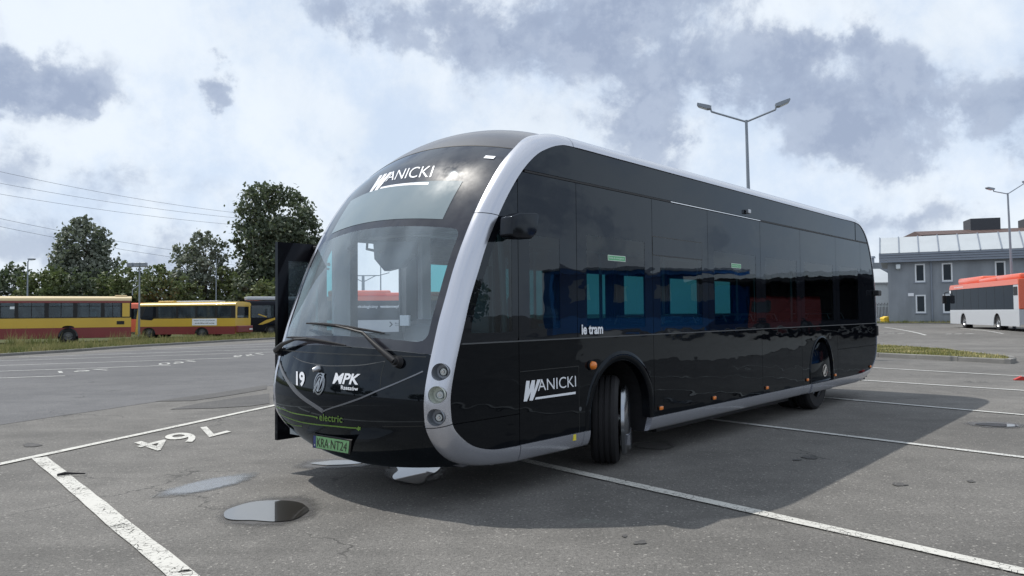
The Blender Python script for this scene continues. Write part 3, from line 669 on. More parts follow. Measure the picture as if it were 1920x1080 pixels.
# overhead wires: from a pole left of the frame to one behind the tallest tree
DL,DR=70.,104.
qL=at(-260,583,DL); qR=at(560,583,DR)
for lab,q,hh_ in (('tall grey power pole left of the picture carrying the five wires',qL,at(-260,270,DL)[2]),('grey power pole hidden behind the tallest tree, at the right end of the wires',qR,at(560,408,DR)[2])):
    t=thing('power_pole',lab,'power pole',(q[0],q[1],0),.7)
    MB().tube([(0,0,0),(0,0,hh_+.3)],[.22,.13],8).obj('mast',M['galv'],t); MB().box(-1.3,1.3,-.08,.08,hh_-.4,hh_-.25).box(-1,1,-.08,.08,hh_-3.2,hh_-3.05).obj('crossarm',M['galv'],t)
M['wire']=simple('wire',(.03,.03,.035),.6)
for k,(a,b_,sag) in enumerate((((0,322),(445,394.7),.8),((0,343.8),(443.8,404.7),.7),((0,364),(443.8,418),.7),((0,410),(325,464),.3),((0,425),(315,476),.3))):
    d=(b_[1]-a[1])/(b_[0]-a[0]); yL=a[1]-d*1.35*260-(sag*8); yR=b_[1]+d*.80*(560-b_[0])
    A=at(-260,yL,DL);Bp=at(560,yR,DR); pts=[]
    for i in range(41):
        s_=i/40; P=A*(1-s_)+Bp*s_
        pts.append(P)
    # hang each wire through its seen height at the left edge
    ref=at(a[0],a[1],1); P0_=None
    for i in range(41):
        pr=pts[i]; 
    s1=None
    for i in range(400):
        s_=i/400; P=A*(1-s_)+Bp*s_
        if (P[0]/P[1])>=(ray(*a)[0]/ray(*a)[1]): s1=s_;break
    P=A*(1-s1)+Bp*s1; need=at(a[0],a[1],P[1])[2]-P[2]; kk=need/(s1*(1-s1)*4)
    pts=[(q_[0],q_[1],q_[2]+kk*4*(i/40)*(1-i/40)) for i,q_ in enumerate(pts)]
    o=MB().tube(pts,.020,4).obj('overhead_wire',M['wire']); tag(o,['topmost of the five overhead wires at the left','second of the five overhead wires from the top','third of the five overhead wires from the top','fourth of the five overhead wires, passing behind the left poplar','lowest of the five overhead wires, passing behind the left poplar'][k],'wire','overhead wires over the bus yard')
# ------------------------------------------------------------ trees
def leafmat(name,c1,c2):
    m,b,o=newmat(name); tc=b.n('ShaderNodeTexCoord').outputs['Object']
    c=b.mix(b.sstep(b.m('ADD',b.m('MULTIPLY',b.noise(tc,.45,3),.55),b.m('MULTIPLY',b.noise(tc,6,2),.45)),.36,.64),c1,c2)
    d=prin(b,c,.55,0,.35); t=b.n('ShaderNodeBsdfTranslucent'); b.l(b.mix(.5,c,(.10,.16,.03)),t.inputs[0])
    mx=b.n('ShaderNodeMixShader'); mx.inputs[0].default_value=.22; b.l(d.outputs[0],mx.inputs[1]); b.l(t.outputs[0],mx.inputs[2]); b.l(mx.outputs[0],o.inputs[0]); return m
M['leafA']=leafmat('leaves_grey_green',(.10,.12,.095),(.24,.26,.21)); M['leafB']=leafmat('leaves_dark_green',(.06,.082,.055),(.135,.16,.105)); M['leafC']=leafmat('leaves_mid_green',(.07,.095,.045),(.17,.20,.085))  # leaf colours paled to stand in for haze in the air
M['bark']=simple('bark',(.075,.06,.05),.9,0,.2,0,.4,2)
def crown_mesh(name,clusters,nper,leaf,seed,mat):
    rg=np.random.default_rng(seed); C=[]
    for (cx,cy,cz,rr) in clusters:
        n=int(nper*(rr**1.6)); d=rg.normal(size=(n,3)); d/=np.linalg.norm(d,axis=1)[:,None]; rad=rr*(rg.random(n)**.42)*(1+.25*rg.normal(size=n))
        C.append(np.array([cx,cy,cz])+d*rad[:,None]*np.array([1,1,.85]))
    C=np.concatenate(C); n=len(C)
    a=rg.normal(size=(n,3)); a/=np.linalg.norm(a,axis=1)[:,None]; b_=np.cross(a,rg.normal(size=(n,3))); b_/=np.linalg.norm(b_,axis=1)[:,None]
    s_=leaf*(.6+.8*rg.random(n))[:,None]
    V=np.stack([C-a*s_*.5,C+b_*s_*.38,C+a*s_*.6,C-b_*s_*.38],1).reshape(-1,3)
    me=bpy.data.meshes.new(name); me.vertices.add(4*n); me.vertices.foreach_set('co',V.ravel()); me.loops.add(4*n); me.loops.foreach_set('vertex_index',np.arange(4*n)); me.polygons.add(n); me.polygons.foreach_set('loop_start',np.arange(0,4*n,4)); me.polygons.foreach_set('loop_total',np.full(n,4)); me.materials.append(mat); me.update(calc_edges=True); return me
def tree(name,label,base,h,prof,mat,seed,nclu=60,nper=90,leaf=.34,r_c=(.8,1.5),group=None,cat='tree',trunk_r=.3,z0=.12,gaps=0.,yd=.8):
    """prof: list of (height fraction, half width left, half width right) in metres"""
    r=random.Random(seed); t=thing(name,label,cat,tuple(base),0,group); cl=[]
    hs=[p[0] for p in prof]
    def wd(f):
        for i in range(len(prof)-1):
            if prof[i][0]<=f<=prof[i+1][0]:
                s_=(f-prof[i][0])/(prof[i+1][0]-prof[i][0]); return prof[i][1]+(prof[i+1][1]-prof[i][1])*s_,prof[i][2]+(prof[i+1][2]-prof[i][2])*s_
        return (0,0)
    tries=0
    while len(cl)<nclu and tries<9000:
        tries+=1; f=r.uniform(hs[0],hs[-1]); L,Rr=wd(f); m_=max(L,Rr)
        if r.random()>(m_/max(max(p[1],p[2]) for p in prof))**1.1+.05: continue
        th=r.uniform(0,6.283); q=r.random()**.40; x=q*math.cos(th); x*=Rr if x>0 else L; y=q*math.sin(th)*(L+Rr)/2*yd
        rr=r.uniform(*r_c)*min(1,.45+m_*.28)
        if any((x-c_[0])**2+(y-c_[1])**2+(f*h-c_[2])**2<(.55*(rr+c_[3])*.8)**2 for c_ in cl) : continue
        cl.append((x*.93,y,min(f*h,h-rr*.7),rr))
    # shoots break the outline
    for _ in range(int(nclu*.8)):
        f=r.uniform(hs[0]+.1,hs[-1]); L,Rr=wd(f); th=r.uniform(0,6.283); x=math.cos(th)*(Rr if math.cos(th)>0 else L); y=math.sin(th)*(L+Rr)/2*yd; k=r.uniform(.86,1.0)
        cl.append((x*k,y*k,f*h+r.uniform(0,.5),r.uniform(.25,.5)))
    me=crown_mesh('crown',cl,nper,leaf,seed,mat); co=bpy.data.objects.new('crown',me); COL.objects.link(co); co.parent=t
    mb=MB(); top=hs[0]*h+ (hs[-1]-hs[0])*h*.75; mb.tube([(0,0,-.1),(.05,0,h*z0),(r.uniform(-.2,.2),0,top)],[trunk_r,trunk_r*.8,trunk_r*.2],9)
    for c_ in r.sample(cl[:nclu],min(len(cl[:nclu]),16)):
        z_=max(h*z0*.8,c_[2]*.55); mb.tube([(0,0,z_),(c_[0]*.5,c_[1]*.5,(z_+c_[2])/2-.1),(c_[0],c_[1],c_[2])],[trunk_r*.35,trunk_r*.22,.03],6)
    mb.obj('trunk',M['bark'],t,auto=50); return t
def px_tree(name,label,px,pytop,D,profpx,mat,seed,**k):
    """profpx: (py, left px, right px) rows of the crown outline read off the photograph, turned into metres at distance D"""
    q=at(px,590,D); top=at(px,pytop,D)[2]-.1; prof=[]
    for py,l,r_ in sorted(profpx,reverse=True):
        prof.append((max(.02,(at(px,py,D)[2]-.1)/top),(px-l)/1400*D*.96,(r_-px)/1400*D*.96))
    return tree(name,label,(q[0],q[1],.1),top,prof,mat,seed,**k)
px_tree('poplar_tree','grey-green poplar with a pointed crown behind the left yellow bus',160,413,78,[(413,150,160),(430,118,178),(455,112,200),(480,100,205),(510,98,222),(540,108,220),(570,125,205)],M['leafA'],11,nclu=62,nper=105,leaf=.36,r_c=(.75,1.35))
px_tree('poplar_tree','broad loose poplar in the middle, thin enough for sky to show through its leaves',385,440,80,[(440,378,392),(458,340,420),(480,318,428),(505,312,436),(530,320,440),(560,330,440),(578,345,430)],M['leafA'],12,nclu=56,nper=80,leaf=.36,r_c=(.65,1.2))
px_tree('poplar_tree','tallest dark tree beside the front of the electric bus',515,350,82,[(350,490,540),(370,460,565),(400,446,590),(425,443,600),(460,442,612),(500,440,612),(540,440,600),(575,450,590)],M['leafB'],13,nclu=120,nper=100,leaf=.38,r_c=(.9,1.6),trunk_r=.4)
px_tree('young_tree','small light tree with an open leafy crown right of the floodlight post',300,502,70,[(502,285,295),(515,262,310),(535,258,325),(560,262,330),(575,270,330)],M['leafC'],14,nclu=26,nper=75,leaf=.32,r_c=(.5,.95),trunk_r=.14)
bl=[(-150,500,74),(-75,508,72),(-15,512,74),(25,507,73),(68,507,71),(108,505,74),(150,512,72),(200,518,74),(232,500,72),(268,508,76),(345,530,74),(425,505,78),(462,520,76),(498,528,75)]
side=['far beyond the left edge of the picture','just outside the left edge of the picture','cut by the left edge above the left yellow bus','left of the lone lamp post','right of the lone lamp post','at the left foot of the pointed poplar','in front of the pointed poplar','at the right foot of the pointed poplar','left of the floodlight post','behind the floodlight post','at the left foot of the middle poplar','between the middle poplar and the tallest tree','at the left foot of the tallest tree','below the tallest tree, behind the dark bus']
for i,(px,py,D) in enumerate(bl):
    w_=34+8*math.sin(i*2.1); px_tree('bushy_tree','low bushy green tree '+side[i],px,py,D,[(py,px-w_*.3,px+w_*.3),(py+18,px-w_*.8,px+w_*.85),(py+45,px-w_,px+w_),(598,px-w_*1.05,px+w_*1.05)],M['leafC' if i%3 else 'leafB'],30+i,nclu=34,nper=78,leaf=.34,r_c=(.55,1.0),group='bushy trees behind the parked buses',trunk_r=.12,z0=.1,yd=.6)
# trees off to both sides: the glossy bus mirrors them
src=px_tree('bushy_tree','bushy tree wholly outside the picture, mirrored in the bus',-620,520,60,[(520,-640,-600),(545,-680,-560),(598,-700,-540)],M['leafB'],60,nclu=30,nper=60,leaf=.4,r_c=(.7,1.2),group='mirrored trees')
def copy_tree(o,loc,label,parent=None,s=1.,rz=0.):
    c=o.copy(); COL.objects.link(c)
    if parent is None: c.location=loc; c['label']=label; c.scale=(s,s,s); c.rotation_euler.z=rz
    else: c.parent=parent
    for ch in list(o.children): copy_tree(ch,None,None,c)
    return c
for i,(x,y,s_) in enumerate(((-62,6,1.3),(-58,-4,1.5),(-64,-14,1.2),(-48,-30,1.4),(64,4,1.5),(70,9,1.2),(66,-4,1.3))):
    copy_tree(src,(x,y,0),'bushy tree wholly outside the picture, mirrored in the bus',s=s_,rz=i)
# ------------------------------------------------------------ parked buses
M['byel']=simple('bus_yellow',(.60,.39,.045),.38,0,.5,.3,.10,.8); M['bred']=simple('bus_dark_red',(.20,.028,.030),.45,0,.5,.2,.16,.9)
M['bcream']=simple('bus_cream_roof',(.62,.50,.30),.5,0,.4,0,.12,1); M['borange']=simple('bus_orange',(.72,.125,.055),.3,0,.5,.4,.05,.8)
M['bwhite']=simple('bus_white',(.46,.48,.51),.35,0,.5,.3,.04,1); M['bblack']=gloss_black('bus_black',(.010,.010,.014),.08,.05,0,.2); M['bband']=gloss_black('bus_dark_glass',(.012,.014,.018),.20,.02,0,.22)
M['hubg']=simple('steel_wheel',(.16,.16,.165),.5,.6,.5,0,.3,6); M['fan']=simple('rust_film',(.10,.05,.03),.8)
def wheel_at(parent,x,y,r=.48,w=.28,rim=None,sgn=-1,rot=0.):
    T=Matrix.Translation((x,y,r))@Matrix.Rotation(rot,4,'Z')
    prof=[(r*.58,-w/2),(r*.9,-w/2-.005),(r*.985,-w/2+.03),(r,-w/2+.06)]
    for g in (-.06,0,.06): prof+=[(r,g-.012),(r-.014,g-.008),(r-.014,g+.008),(r,g+.012)]
    prof+=[(r,w/2-.06),(r*.985,w/2-.03),(r*.9,w/2+.005),(r*.58,w/2)]
    o=MB().lathe(prof,44,T,close=True).obj('wheel',M['rubber'],parent,auto=35)
    s=sgn; pr=[(r*.60,s*w/2),(r*.57,s*(w/2-.02)),(r*.50,s*(w/2-.09)),(r*.34,s*(w/2-.10)),(r*.30,s*(w/2-.02)),(r*.16,s*(w/2-.015)),(r*.15,s*(w/2+.03)),(.001,s*(w/2+.03))]
    ro=MB().lathe(pr,36,T).obj('rim',rim or M['hubg'],o,auto=35)
    mb=MB()
    for k in range(10):
        a=2*math.pi*k/10; c=Vector((r*.23*math.cos(a),s*(w/2+.0),r*.23*math.sin(a))); mb.tube([T@c,T@(c+Vector((0,s*.03,0)))],.013,6)
    mb.obj('wheel_bolts',M['hubg'],o); return o
def archpoly(x0,x1,z0,z1,arches,n=14):
    """side sheet outline with round wheel openings (x, half width, top) cut from its lower edge"""
    p=[(x0,z0)]
    for ax,hw,tp in sorted(arches):
        p.append((ax-hw,z0))
        for k in range(1,n):
            t=math.pi*(1-k/n); p.append((ax+hw*math.cos(t),z0+(tp-z0)*math.sin(t)**.85))
        p.append((ax+hw,z0))
    p+= [(x1,z0),(x1,z1),(x0,z1)]; return p
def coach(name,label,base,rz,L,Wd,z,cols,wins,wheels,archtop=.98,group=None,rim=None,nose=.0,tail=.0,sash=True,door=None,roofname='roof',glass=None,cat='bus',backwins=None,pillar=None):
    z0,z1,z2,z3,z4=z; low,mid,frame,cap=cols; t=thing(name,label,cat,tuple(base),rz,group); hw=.56
    for y0,y1 in ((0,.05),(Wd-.05,Wd)):
        zm=z1; a=[(x,hw,min(archtop,z1-.02) if archtop<z1 else z1-.004) for x in wheels]
        MB().prism(archpoly(0,L,z0,z1,[(x,hw,z1-.002 if archtop>=z1 else archtop) for x in wheels]),1,y0,y1).obj('lower_panel',low,t)
        am=[(x,hw*math.sqrt(max(0.0,1-((z1-z0)/(archtop-z0))**2))+.02,archtop) for x in wheels] if archtop>z1 else []
        MB().prism(archpoly(0,L,z1+.004,z2,am),1,y0,y1).obj('side_panel',mid,t)
        mb=wallholes(MB(),L,z3-z2,[(a_,b_,.03,z3-z2-.03) for a_,b_ in wins],.05,Matrix.Translation((0,y0,z2+.003))); mb.obj('window_band',frame,t)
        near=(y0==0)
        for a_,b_ in wins:
            w_=MB().box(a_,b_,y0+.018,y0+.026,z2+.03,z3-.03).obj('window',glass or M['busglass'],t)
            if sash: MB().box(a_,b_,y0+.005,y0+.045,z2+(z3-z2)*.68,z2+(z3-z2)*.68+.035).box((a_+b_)/2-.02,(a_+b_)/2+.02,y0+.006,y0+.044,z2+.03,z3-.03).obj('sash',frame,w_)
    # ends
    for x0,x1,k in ((-.0,.06,'front'),(L-.06,L,'rear')):
        MB().box(x0,x1,.051,Wd-.051,z0+.05,z2).obj('end_panel',low if False else mid,t)
        MB().box(x0,x1,.051,.3,z2,z3).box(x0,x1,Wd-.3,Wd-.051,z2,z3).box(x0,x1,.3,Wd-.3,z3-.18,z3).obj('end_frame',mid,t)
        MB().box(x0+.02,x1-.02,.3,Wd-.3,z2,z3-.18).obj('end_window',glass or M['busglass'],t)
    # roof, rounded across
    prof=[(-.01,z3+.003),(-.01,z3+.10),(.05,z4-.10),(.22,z4-.02),(Wd/2,z4+.03),(Wd-.22,z4-.02),(Wd-.05,z4-.10),(Wd+.01,z3+.10),(Wd+.01,z3+.003)]
    MB().prism(prof,0,-.02,L+.02).obj(roofname,cap,t,auto=30)
    # floor, seats, wheel housings
    mb=MB().box(.1,L-.1,.08,Wd-.08,z0+.12,z0+.55)
    mb.obj('floor',M['dgrey'],t)
    mb=MB()
    for i in range(int(L/.85)-1):
        x=.9+i*.85
        for y in (.25,Wd-1.15): mb.box(x,x+.12,y,y+.9,z0+.5,z2+.28,bev=.03).box(x,x+.45,y,y+.9,z0+.5,z0+.95)
    mb.obj('seats',M['seat'],t)
    for x in wheels:
        for y,s_ in ((.19,-1),(Wd-.19,1)): wheel_at(t,x,y,.46,.27,rim,s_)
        MB().box(x-hw+.01,x+hw-.01,.36,.40,.05,archtop).obj('wheel_well',M['plastic'],t)
    return t
# old yellow and red bus cut by the left edge, seen from its flank
A_=at(246,590,49.0);B_=at(-120,590,44.3); dirx=(A_-B_)[:2];dirx/=np.linalg.norm(dirx); Lb=11.2; base=A_[:2]-dirx*Lb
rzb=math.atan2(dirx[1],dirx[0])
def sx(px,Y0=A_,d=dirx,base_=None):     # pixel column to distance along a parked bus' flank
    r=ray(px,600); bb=base if base_ is None else base_; det=r[0]*(-d[1])+d[0]*r[1]; return (r[1]*bb[0]-r[0]*bb[1])/(r[0]*d[1]-r[1]*d[0])
W1=[(sx(-150),sx(-90)),(sx(-84),sx(-34)),(sx(-28),sx(28)),(sx(33),sx(84)),(sx(90),sx(138)),(sx(144),sx(190)),(sx(195),sx(227))]
W1=[(a+.03,b-.03) for a,b in W1 if a>.1]
t=coach('city_bus','old yellow bus with a dark red skirt and cream roof, cut by the left edge',(base[0],base[1],.05),rzb,Lb,2.5,(.32,.98,1.62,2.68,2.98),(M['bred'],M['byel'],M['plastic'],M['bcream']),W1,[sx(128),sx(128)-5.6],1.12,'old yellow and red buses on the grass verge')
MB().box(-.01,Lb-.05,-.012,-.002,2.56,2.69).obj('cant_rail',M['bred'],t)
x_=sx(24); MB().box(x_-.16,x_+.12,.008,.014,2.18,2.38).obj('notice',M['white'],t); x_=sx(174); MB().box(x_-.25,x_+.2,.03,.034,1.72,2.0).obj('notice',M['lgrey'],t)
MB().box(Lb-.52,Lb-.09,-.012,-.002,1.66,2.55).obj('corner_panel',M['byel'],t); x_=sx(226); MB().box(x_-.22,x_+.22,-.015,0,1.16,1.38).obj('filler_flap',M['plastic'],t)
MB().box(Lb-.95,Lb-.25,.6,1.6,3.0,3.08,bev=.03).obj('roof_hatch',M['bcream'],t); MB().box(0,Lb-.0,-.014,-.001,1.60,1.63).obj('trim_strip',M['plastic'],t)
MB().box(.2,3.9,-.01,-.001,.78,.81).obj('rub_rail',M['plastic'],t)
# small yellow bus further on, seen from its rear corner
Cc=at(441,590,55.); ry=ray(441,590)[:2]; ry/=np.linalg.norm(ry); pl=np.array([-ry[1],ry[0]]); ph=math.radians(29)
sd=pl*math.cos(ph)+ry*math.sin(ph)
if sd[0]>0: sd=-sd
Ls=7.8; fb=Cc[:2]+sd*Ls; rz2=math.atan2(-sd[1],-sd[0])
b2=fb
def sx2(px): return sx(px,d=-sd,base_=b2)
W2=[(sx2(295)+.0,sx2(330)),(sx2(333),sx2(366)),(sx2(369),sx2(403)),(sx2(407),sx2(433))]
t=coach('small_bus','small yellow bus with a dark red skirt and a white notice on its flank',(fb[0],fb[1],.02),rz2,Ls,2.3,(.34,.92,1.52,2.45,2.72),(M['bred'],M['byel'],M['plastic'],M['byel']),[(a+.02,b) for a,b in W2],[sx2(272)+.3,sx2(378)],.86,'old yellow and red buses on the grass verge',sash=False)
xw0,xw1=sx2(264),sx2(292); MB().prism([(xw0+.0,1.46),(xw0+.45,2.42),(xw1,2.42),(xw1,1.66),(xw0+.9,1.40)],1,-.014,-.002).obj('cab_window',M['bband'],t)
MB().prism([(-.30,.34),(.02,.34),(.02,2.7),(-.0,2.7),(-.22,1.45)],1,.05,2.25).obj('nose',M['byel'],t); MB().prism([(-.315,1.36),(-.12,2.42),(-.09,2.42),(-.285,1.36)],1,.2,2.1).obj('windscreen',M['bband'],t); MB().box(-.33,-.24,.1,2.2,.34,.9).obj('bumper',M['bred'],t)
x0,x1=sx2(360.5),sx2(406.5); sg=MB().box(x0,x1,-.02,-.002,1.00,1.50).obj('notice_board',M['white'],t)
def facetext(body,x0,x1,z0,z1,y,mat,parent,name,bold=.01,shear=0,T=None,flip=False):
    tv,tf=textmesh(body,bold,shear); mb=MB(); mb.add([((x0+(x1-x0)*a),y,z0+(z1-z0)*b_) for a,b_ in tv],tf,T); return mb.obj(name,mat,parent,recalc=False)
wI=x1-x0; facetext('nasze nowe przystanki',x0+wI*.07,x1-wI*.07,1.31,1.40,-.022,M['ink'],sg,'lettering',.02); facetext('podróżuj zdrowiej',x0+wI*.12,x1-wI*.10,1.10,1.21,-.022,M['ink'],sg,'lettering',.03)
MB().box(Ls+.0,Ls+.02,.35,1.95,1.72,2.38).obj('rear_window',M['bband'],t); MB().box(Ls,Ls+.22,.05,2.25,.45,.95,bev=.05).obj('rear_bumper',M['bred'],t); MB().box(Ls+.21,Ls+.23,1.7,2.15,.62,.74).obj('number_plate',M['white'],t)
MB().box(1.2,2.5,.6,1.8,2.74,2.86,bev=.05).obj('roof_hatch',M['byel'],t); MB().box(2.5,5.9,.9,2.0,2.74,2.84,bev=.04).obj('roof_unit',M['bwhite'],t)
# black bus with white roof unit behind our bus' front door
A3=at(462,590,62); B3=at(700,590,67); d3=(B3-A3)[:2]; L3=11.5; d3/=np.linalg.norm(d3)
t=coach('city_bus','black bus with white roof unit and yellow swoosh, half hidden by the open front door',(A3[0],A3[1],.0),math.atan2(d3[1],d3[0]),L3,2.5,(.34,.9,1.5,2.6,2.95),(M['bblack'],M['bblack'],M['bblack'],M['bblack']),[(.4,2.2),(2.4,4.2),(4.4,6.2),(6.4,8.2),(8.4,10.2)],[2.0,8.3],1.02,None,sash=False)
MB().box(.1,6.4,.5,2.0,3.0,3.32,bev=.10).obj('roof_unit',M['bwhite'],t); MB().prism([(0.9,.95),(1.6,1.35),(2.4,1.55),(2.4,1.40),(1.7,1.1),(1.25,.95)],1,-.02,-.005).obj('swoosh',M['byel'],t); MB().prism([(.9,1.8),(1.6,1.55),(1.65,1.62),(1.0,1.86)],1,-.02,-.005).obj('swoosh',M['byel'],t)
# red bus glimpsed between the yellow ones
A4=at(244,590,67); t=coach('city_bus','red bus glimpsed in the gap between the two yellow buses',(A4[0],A4[1],0),.25,11,2.5,(.34,.9,1.5,2.45,2.95),(M['borange'],M['borange'],M['bblack'],M['borange']),[(.3,2.2),(2.4,4.2),(4.4,6.2),(6.4,8.2),(8.4,10.2)],[2.6,8.6],1.0,None,sash=False)
A5=at(-150,590,56); t=coach('city_bus','pale bus behind the left yellow bus, seen through its windows',(A5[0],A5[1],0),.12,12,2.5,(.34,.9,1.5,2.5,2.9),(M['bwhite'],M['lgrey'],M['bblack'],M['bwhite']),[(.3,2.2),(2.4,4.2),(4.4,6.2),(6.4,8.2),(8.4,10.2)],[2.6,8.6],1.0,None,sash=False)
# hydrogen buses: white skirt, dark glazing, orange roof with pods
def h2bus(label,base,rz,L=12.,text=False,flipnose=False,scale=1.,group='orange and white hydrogen buses'):
    t=thing('hydrogen_bus',label,'bus',tuple(base),rz,group); t.scale=(scale,)*3; Wd=2.5
    wh_=[2.7,8.7]
    for y0,y1 in ((0,.05),(Wd-.05,Wd)):
        MB().prism(archpoly(0,L,.30,1.28,[(x,.58,1.06) for x in wh_]),1,y0,y1).obj('side_panel',M['bwhite'],t)
        MB().box(.06,L-.75,y0+.004,y1-.004,1.284,2.72).obj('glazing',M['bband'],t)
        MB().box(L-.74,L,y0,y1,1.284,2.72).obj('corner_panel',M['bwhite'] if not text else M['bband'],t)
        MB().prism([(0.0,2.724),(.06,2.9),(.25,3.05),(L-.02,3.05),(L,2.724)],1,y0-.02 if y0==0 else y0,y1+(.02 if y0 else 0)).obj('cornice',M['borange'],t)
        n=8
        mb=MB()
        for k in range(1,n): mb.box(.06+(L-.81)*k/n-.012,.06+(L-.81)*k/n+.012,y0-.0 if y0==0 else y1-.003,y0+.003 if y0==0 else y1,1.3,2.7)
        mb.obj('pillar',M['plastic'],t)
    MB().box(0.01,.06,.051,Wd-.051,.32,1.28).obj('front_panel',M['bwhite'],t); MB().box(-.02,.055,.051,Wd-.051,1.284,2.72,bev=.02).obj('windscreen',M['bband'],t)
    MB().box(L-.05,L,.051,Wd-.051,.4,1.28).obj('rear_panel',M['bwhite'],t); MB().box(L-.05,L+.04,-.01,Wd-.0,1.3,3.05,bev=.04).obj('rear_cover',M['borange'],t)
    MB().box(.1,L-.1,.05,Wd-.05,2.98,3.05).obj('roof',M['borange'],t)
    MB().box(1.0,5.6,.25,Wd-.25,3.052,3.50,bev=.14).obj('roof_pod',M['borange'],t,auto=40); MB().box(5.2,8.4,.2,Wd-.2,3.052,3.33,bev=.1).obj('roof_pod',M['borange'],t,auto=40); MB().box(8.0,L-.3,.2,Wd-.2,3.052,3.38,bev=.1).obj('roof_pod',M['borange'],t,auto=40)
    for x in wh_:
        for y,s_ in ((.20,-1),(Wd-.20,1)): wheel_at(t,x,y,.48,.28,M['alu'],s_)
        MB().box(x-.57,x+.57,.37,.41,.05,1.1).obj('wheel_well',M['plastic'],t)
    MB().tube([(-.05,-.05,2.6),(-.30,-.22,2.55),(-.32,-.25,2.3)],.03,6).box(-.42,-.22,-.40,-.12,1.75,2.35,bev=.06).obj('mirror',M['plastic'],t)
    MB().box(.02,.30,-.012,-.003,2.48,2.68).obj('sticker',M['white'],t)
    if text:
        facetext('ekologiczny',3.15,4.65,2.12,2.40,-.006,M['white'],t,'lettering',.01); facetext('wodorowy!!!',4.8,6.35,2.12,2.40,-.006,M['white'],t,'lettering',.03); facetext('se',6.55,6.85,2.19,2.34,-.006,M['white'],t,'lettering',.01)
        MB().prism([(5.45,.75),(5.62,.95),(5.45,1.15),(5.55,1.15),(5.75,.95),(5.55,.75)],1,-.006,-.001).obj('arrow_mark',M['ink'],t); facetext('Rzeszów',5.9,6.9,.95,1.08,-.004,M['ink'],t,'lettering'); facetext('transport',5.9,6.8,.78,.9,-.004,M['ink'],t,'lettering')
    else:
        MB().box(L-.7,L-.15,-.012,-.003,2.1,2.6).obj('vent_grille',M['plastic'],t); facetext('zeroemisyjny',1.1,2.9,2.80,2.93,-.024,M['white'],t,'lettering')
    return t
w1=G(1805.7,614.0,.35);w2=G(1871,620.4,.35); dr=(w2-w1)[:2]; dr/=np.linalg.norm(dr)
# keep the seen ends: front corner near column 1782, rear corner near column 1911
fA=at(1782,600,57.); rA=at(1911.5,600,44.8); dr=(rA-fA)[:2]; Lr=np.linalg.norm(dr); dr/=Lr
h2bus('orange and white hydrogen bus parked before the grey building at the right edge',(fA[0],fA[1],.33),math.atan2(dr[1],dr[0]),12.,scale=Lr/12.)
fB=at(588,590,55.5); rB=at(893,590,57.5); dq=(rB-fB)[:2]; Lq=np.linalg.norm(dq); dq/=Lq
h2bus('orange and white hydrogen bus seen through the windscreen and open door of the dark bus',(fB[0],fB[1],0.0),math.atan2(dq[1],dq[0]),12.,True,scale=Lq/12.)
# what stands to the right of the picture and shows as a mirror image in the bus side
def awdir(deg,D): return np.array([-6.7+math.cos(math.radians(deg))*D,5.97+math.sin(math.radians(deg))*D])
M['hblue']=simple('blue_cladding',(.02,.17,.50),.5,0,.5,0,.08,.4)
a=awdir(9.5,60);b_=awdir(23.6,66); d=(b_-a); L_=np.linalg.norm(d); d/=L_
t=thing('blue_hall','long blue clad hall outside the picture to the right, mirrored in the bus side','building',(a[0],a[1],.1),math.atan2(d[1],d[0]))
hl=[(2+i*3.6,3.6+i*3.6,2.6,3.9) for i in range(4)]
wallholes(MB(),L_,4.9,hl,.25).box(0,L_,.25,2.2,4.6,4.9).box(0,.3,.25,2.2,0,4.6).box(L_-.3,L_,.25,2.2,0,4.6).obj('wall',M['hblue'],t)
for h_ in hl:
    o=MB().box(h_[0],h_[1],.05,.10,h_[2],h_[3]).obj('window',M['lgrey'],t)
MB().box(-.2,L_+.2,-.2,2.4,4.9,5.1).obj('roof',M['fascia'],t)
a=awdir(24.3,66);b_=awdir(43,62); d=(b_-a); L_=np.linalg.norm(d); d/=L_
t=thing('grey_hall','grey workshop hall outside the picture to the right, mirrored in the bus side','building',(a[0],a[1],.3),math.atan2(d[1],d[0]))
hl=[(1.5+i*4.2,4.2+i*4.2,.1,2.9) for i in range(4)]
wallholes(MB(),L_,3.6,hl,.25).box(0,L_,.25,12,3.4,3.6).obj('wall',M['darkbox'],t)
for h_ in hl: MB().box(h_[0],h_[1],.1,.16,h_[2],h_[3]).obj('door',M['dgrey'],t)
MB().box(-.2,L_+.2,-.3,12.2,3.6,3.9).obj('roof',M['lgrey'],t)
a=awdir(24.6,56); h2b=coach('city_bus','small dark red van outside the picture to the right, mirrored in the bus side',(a[0],a[1],.1),math.radians(118),4.6,2.3,(.34,.9,1.5,2.3,2.6),(M['bred'],M['bred'],M['bred'],M['bred']),[(.4,1.5)],[1.0,3.6],1.0,None,sash=False)
M['apron']=simple('pale_concrete',(.36,.35,.33),.9,0,.3,0,.2,.5)
flat('forecourt',[awdir(12,27),awdir(12,58),awdir(23,63),awdir(31,58),awdir(24,27)],M['apron'],.008)
q=G(1914,713); t=thing('wheel_chock','small red wheel chock lying on the asphalt at the right edge','wheel chock',(q[0],q[1],0),-.3); t.scale=(.62,.62,.62)
M['redp']=simple('red_rubber',(.45,.03,.02),.5); MB().prism([(-.22,.004),(.22,.004),(.22,.05),(.02,.16),(-.22,.03)],1,-.11,.11).obj('wedge',M['redp'],t);
q=g2(118,894); t=tag(MB().tube([(q[0]-.03,q[1]-.05,.03),(q[0]+.02,q[1],.035),(q[0]+.10,q[1]+.02,.03),(q[0]+.2,q[1]+.06,.02)],[.012,.018,.010,.006],6).obj('strap_scrap',M['rubber']),'scrap of black strap lying on the thick white line at the left','debris')
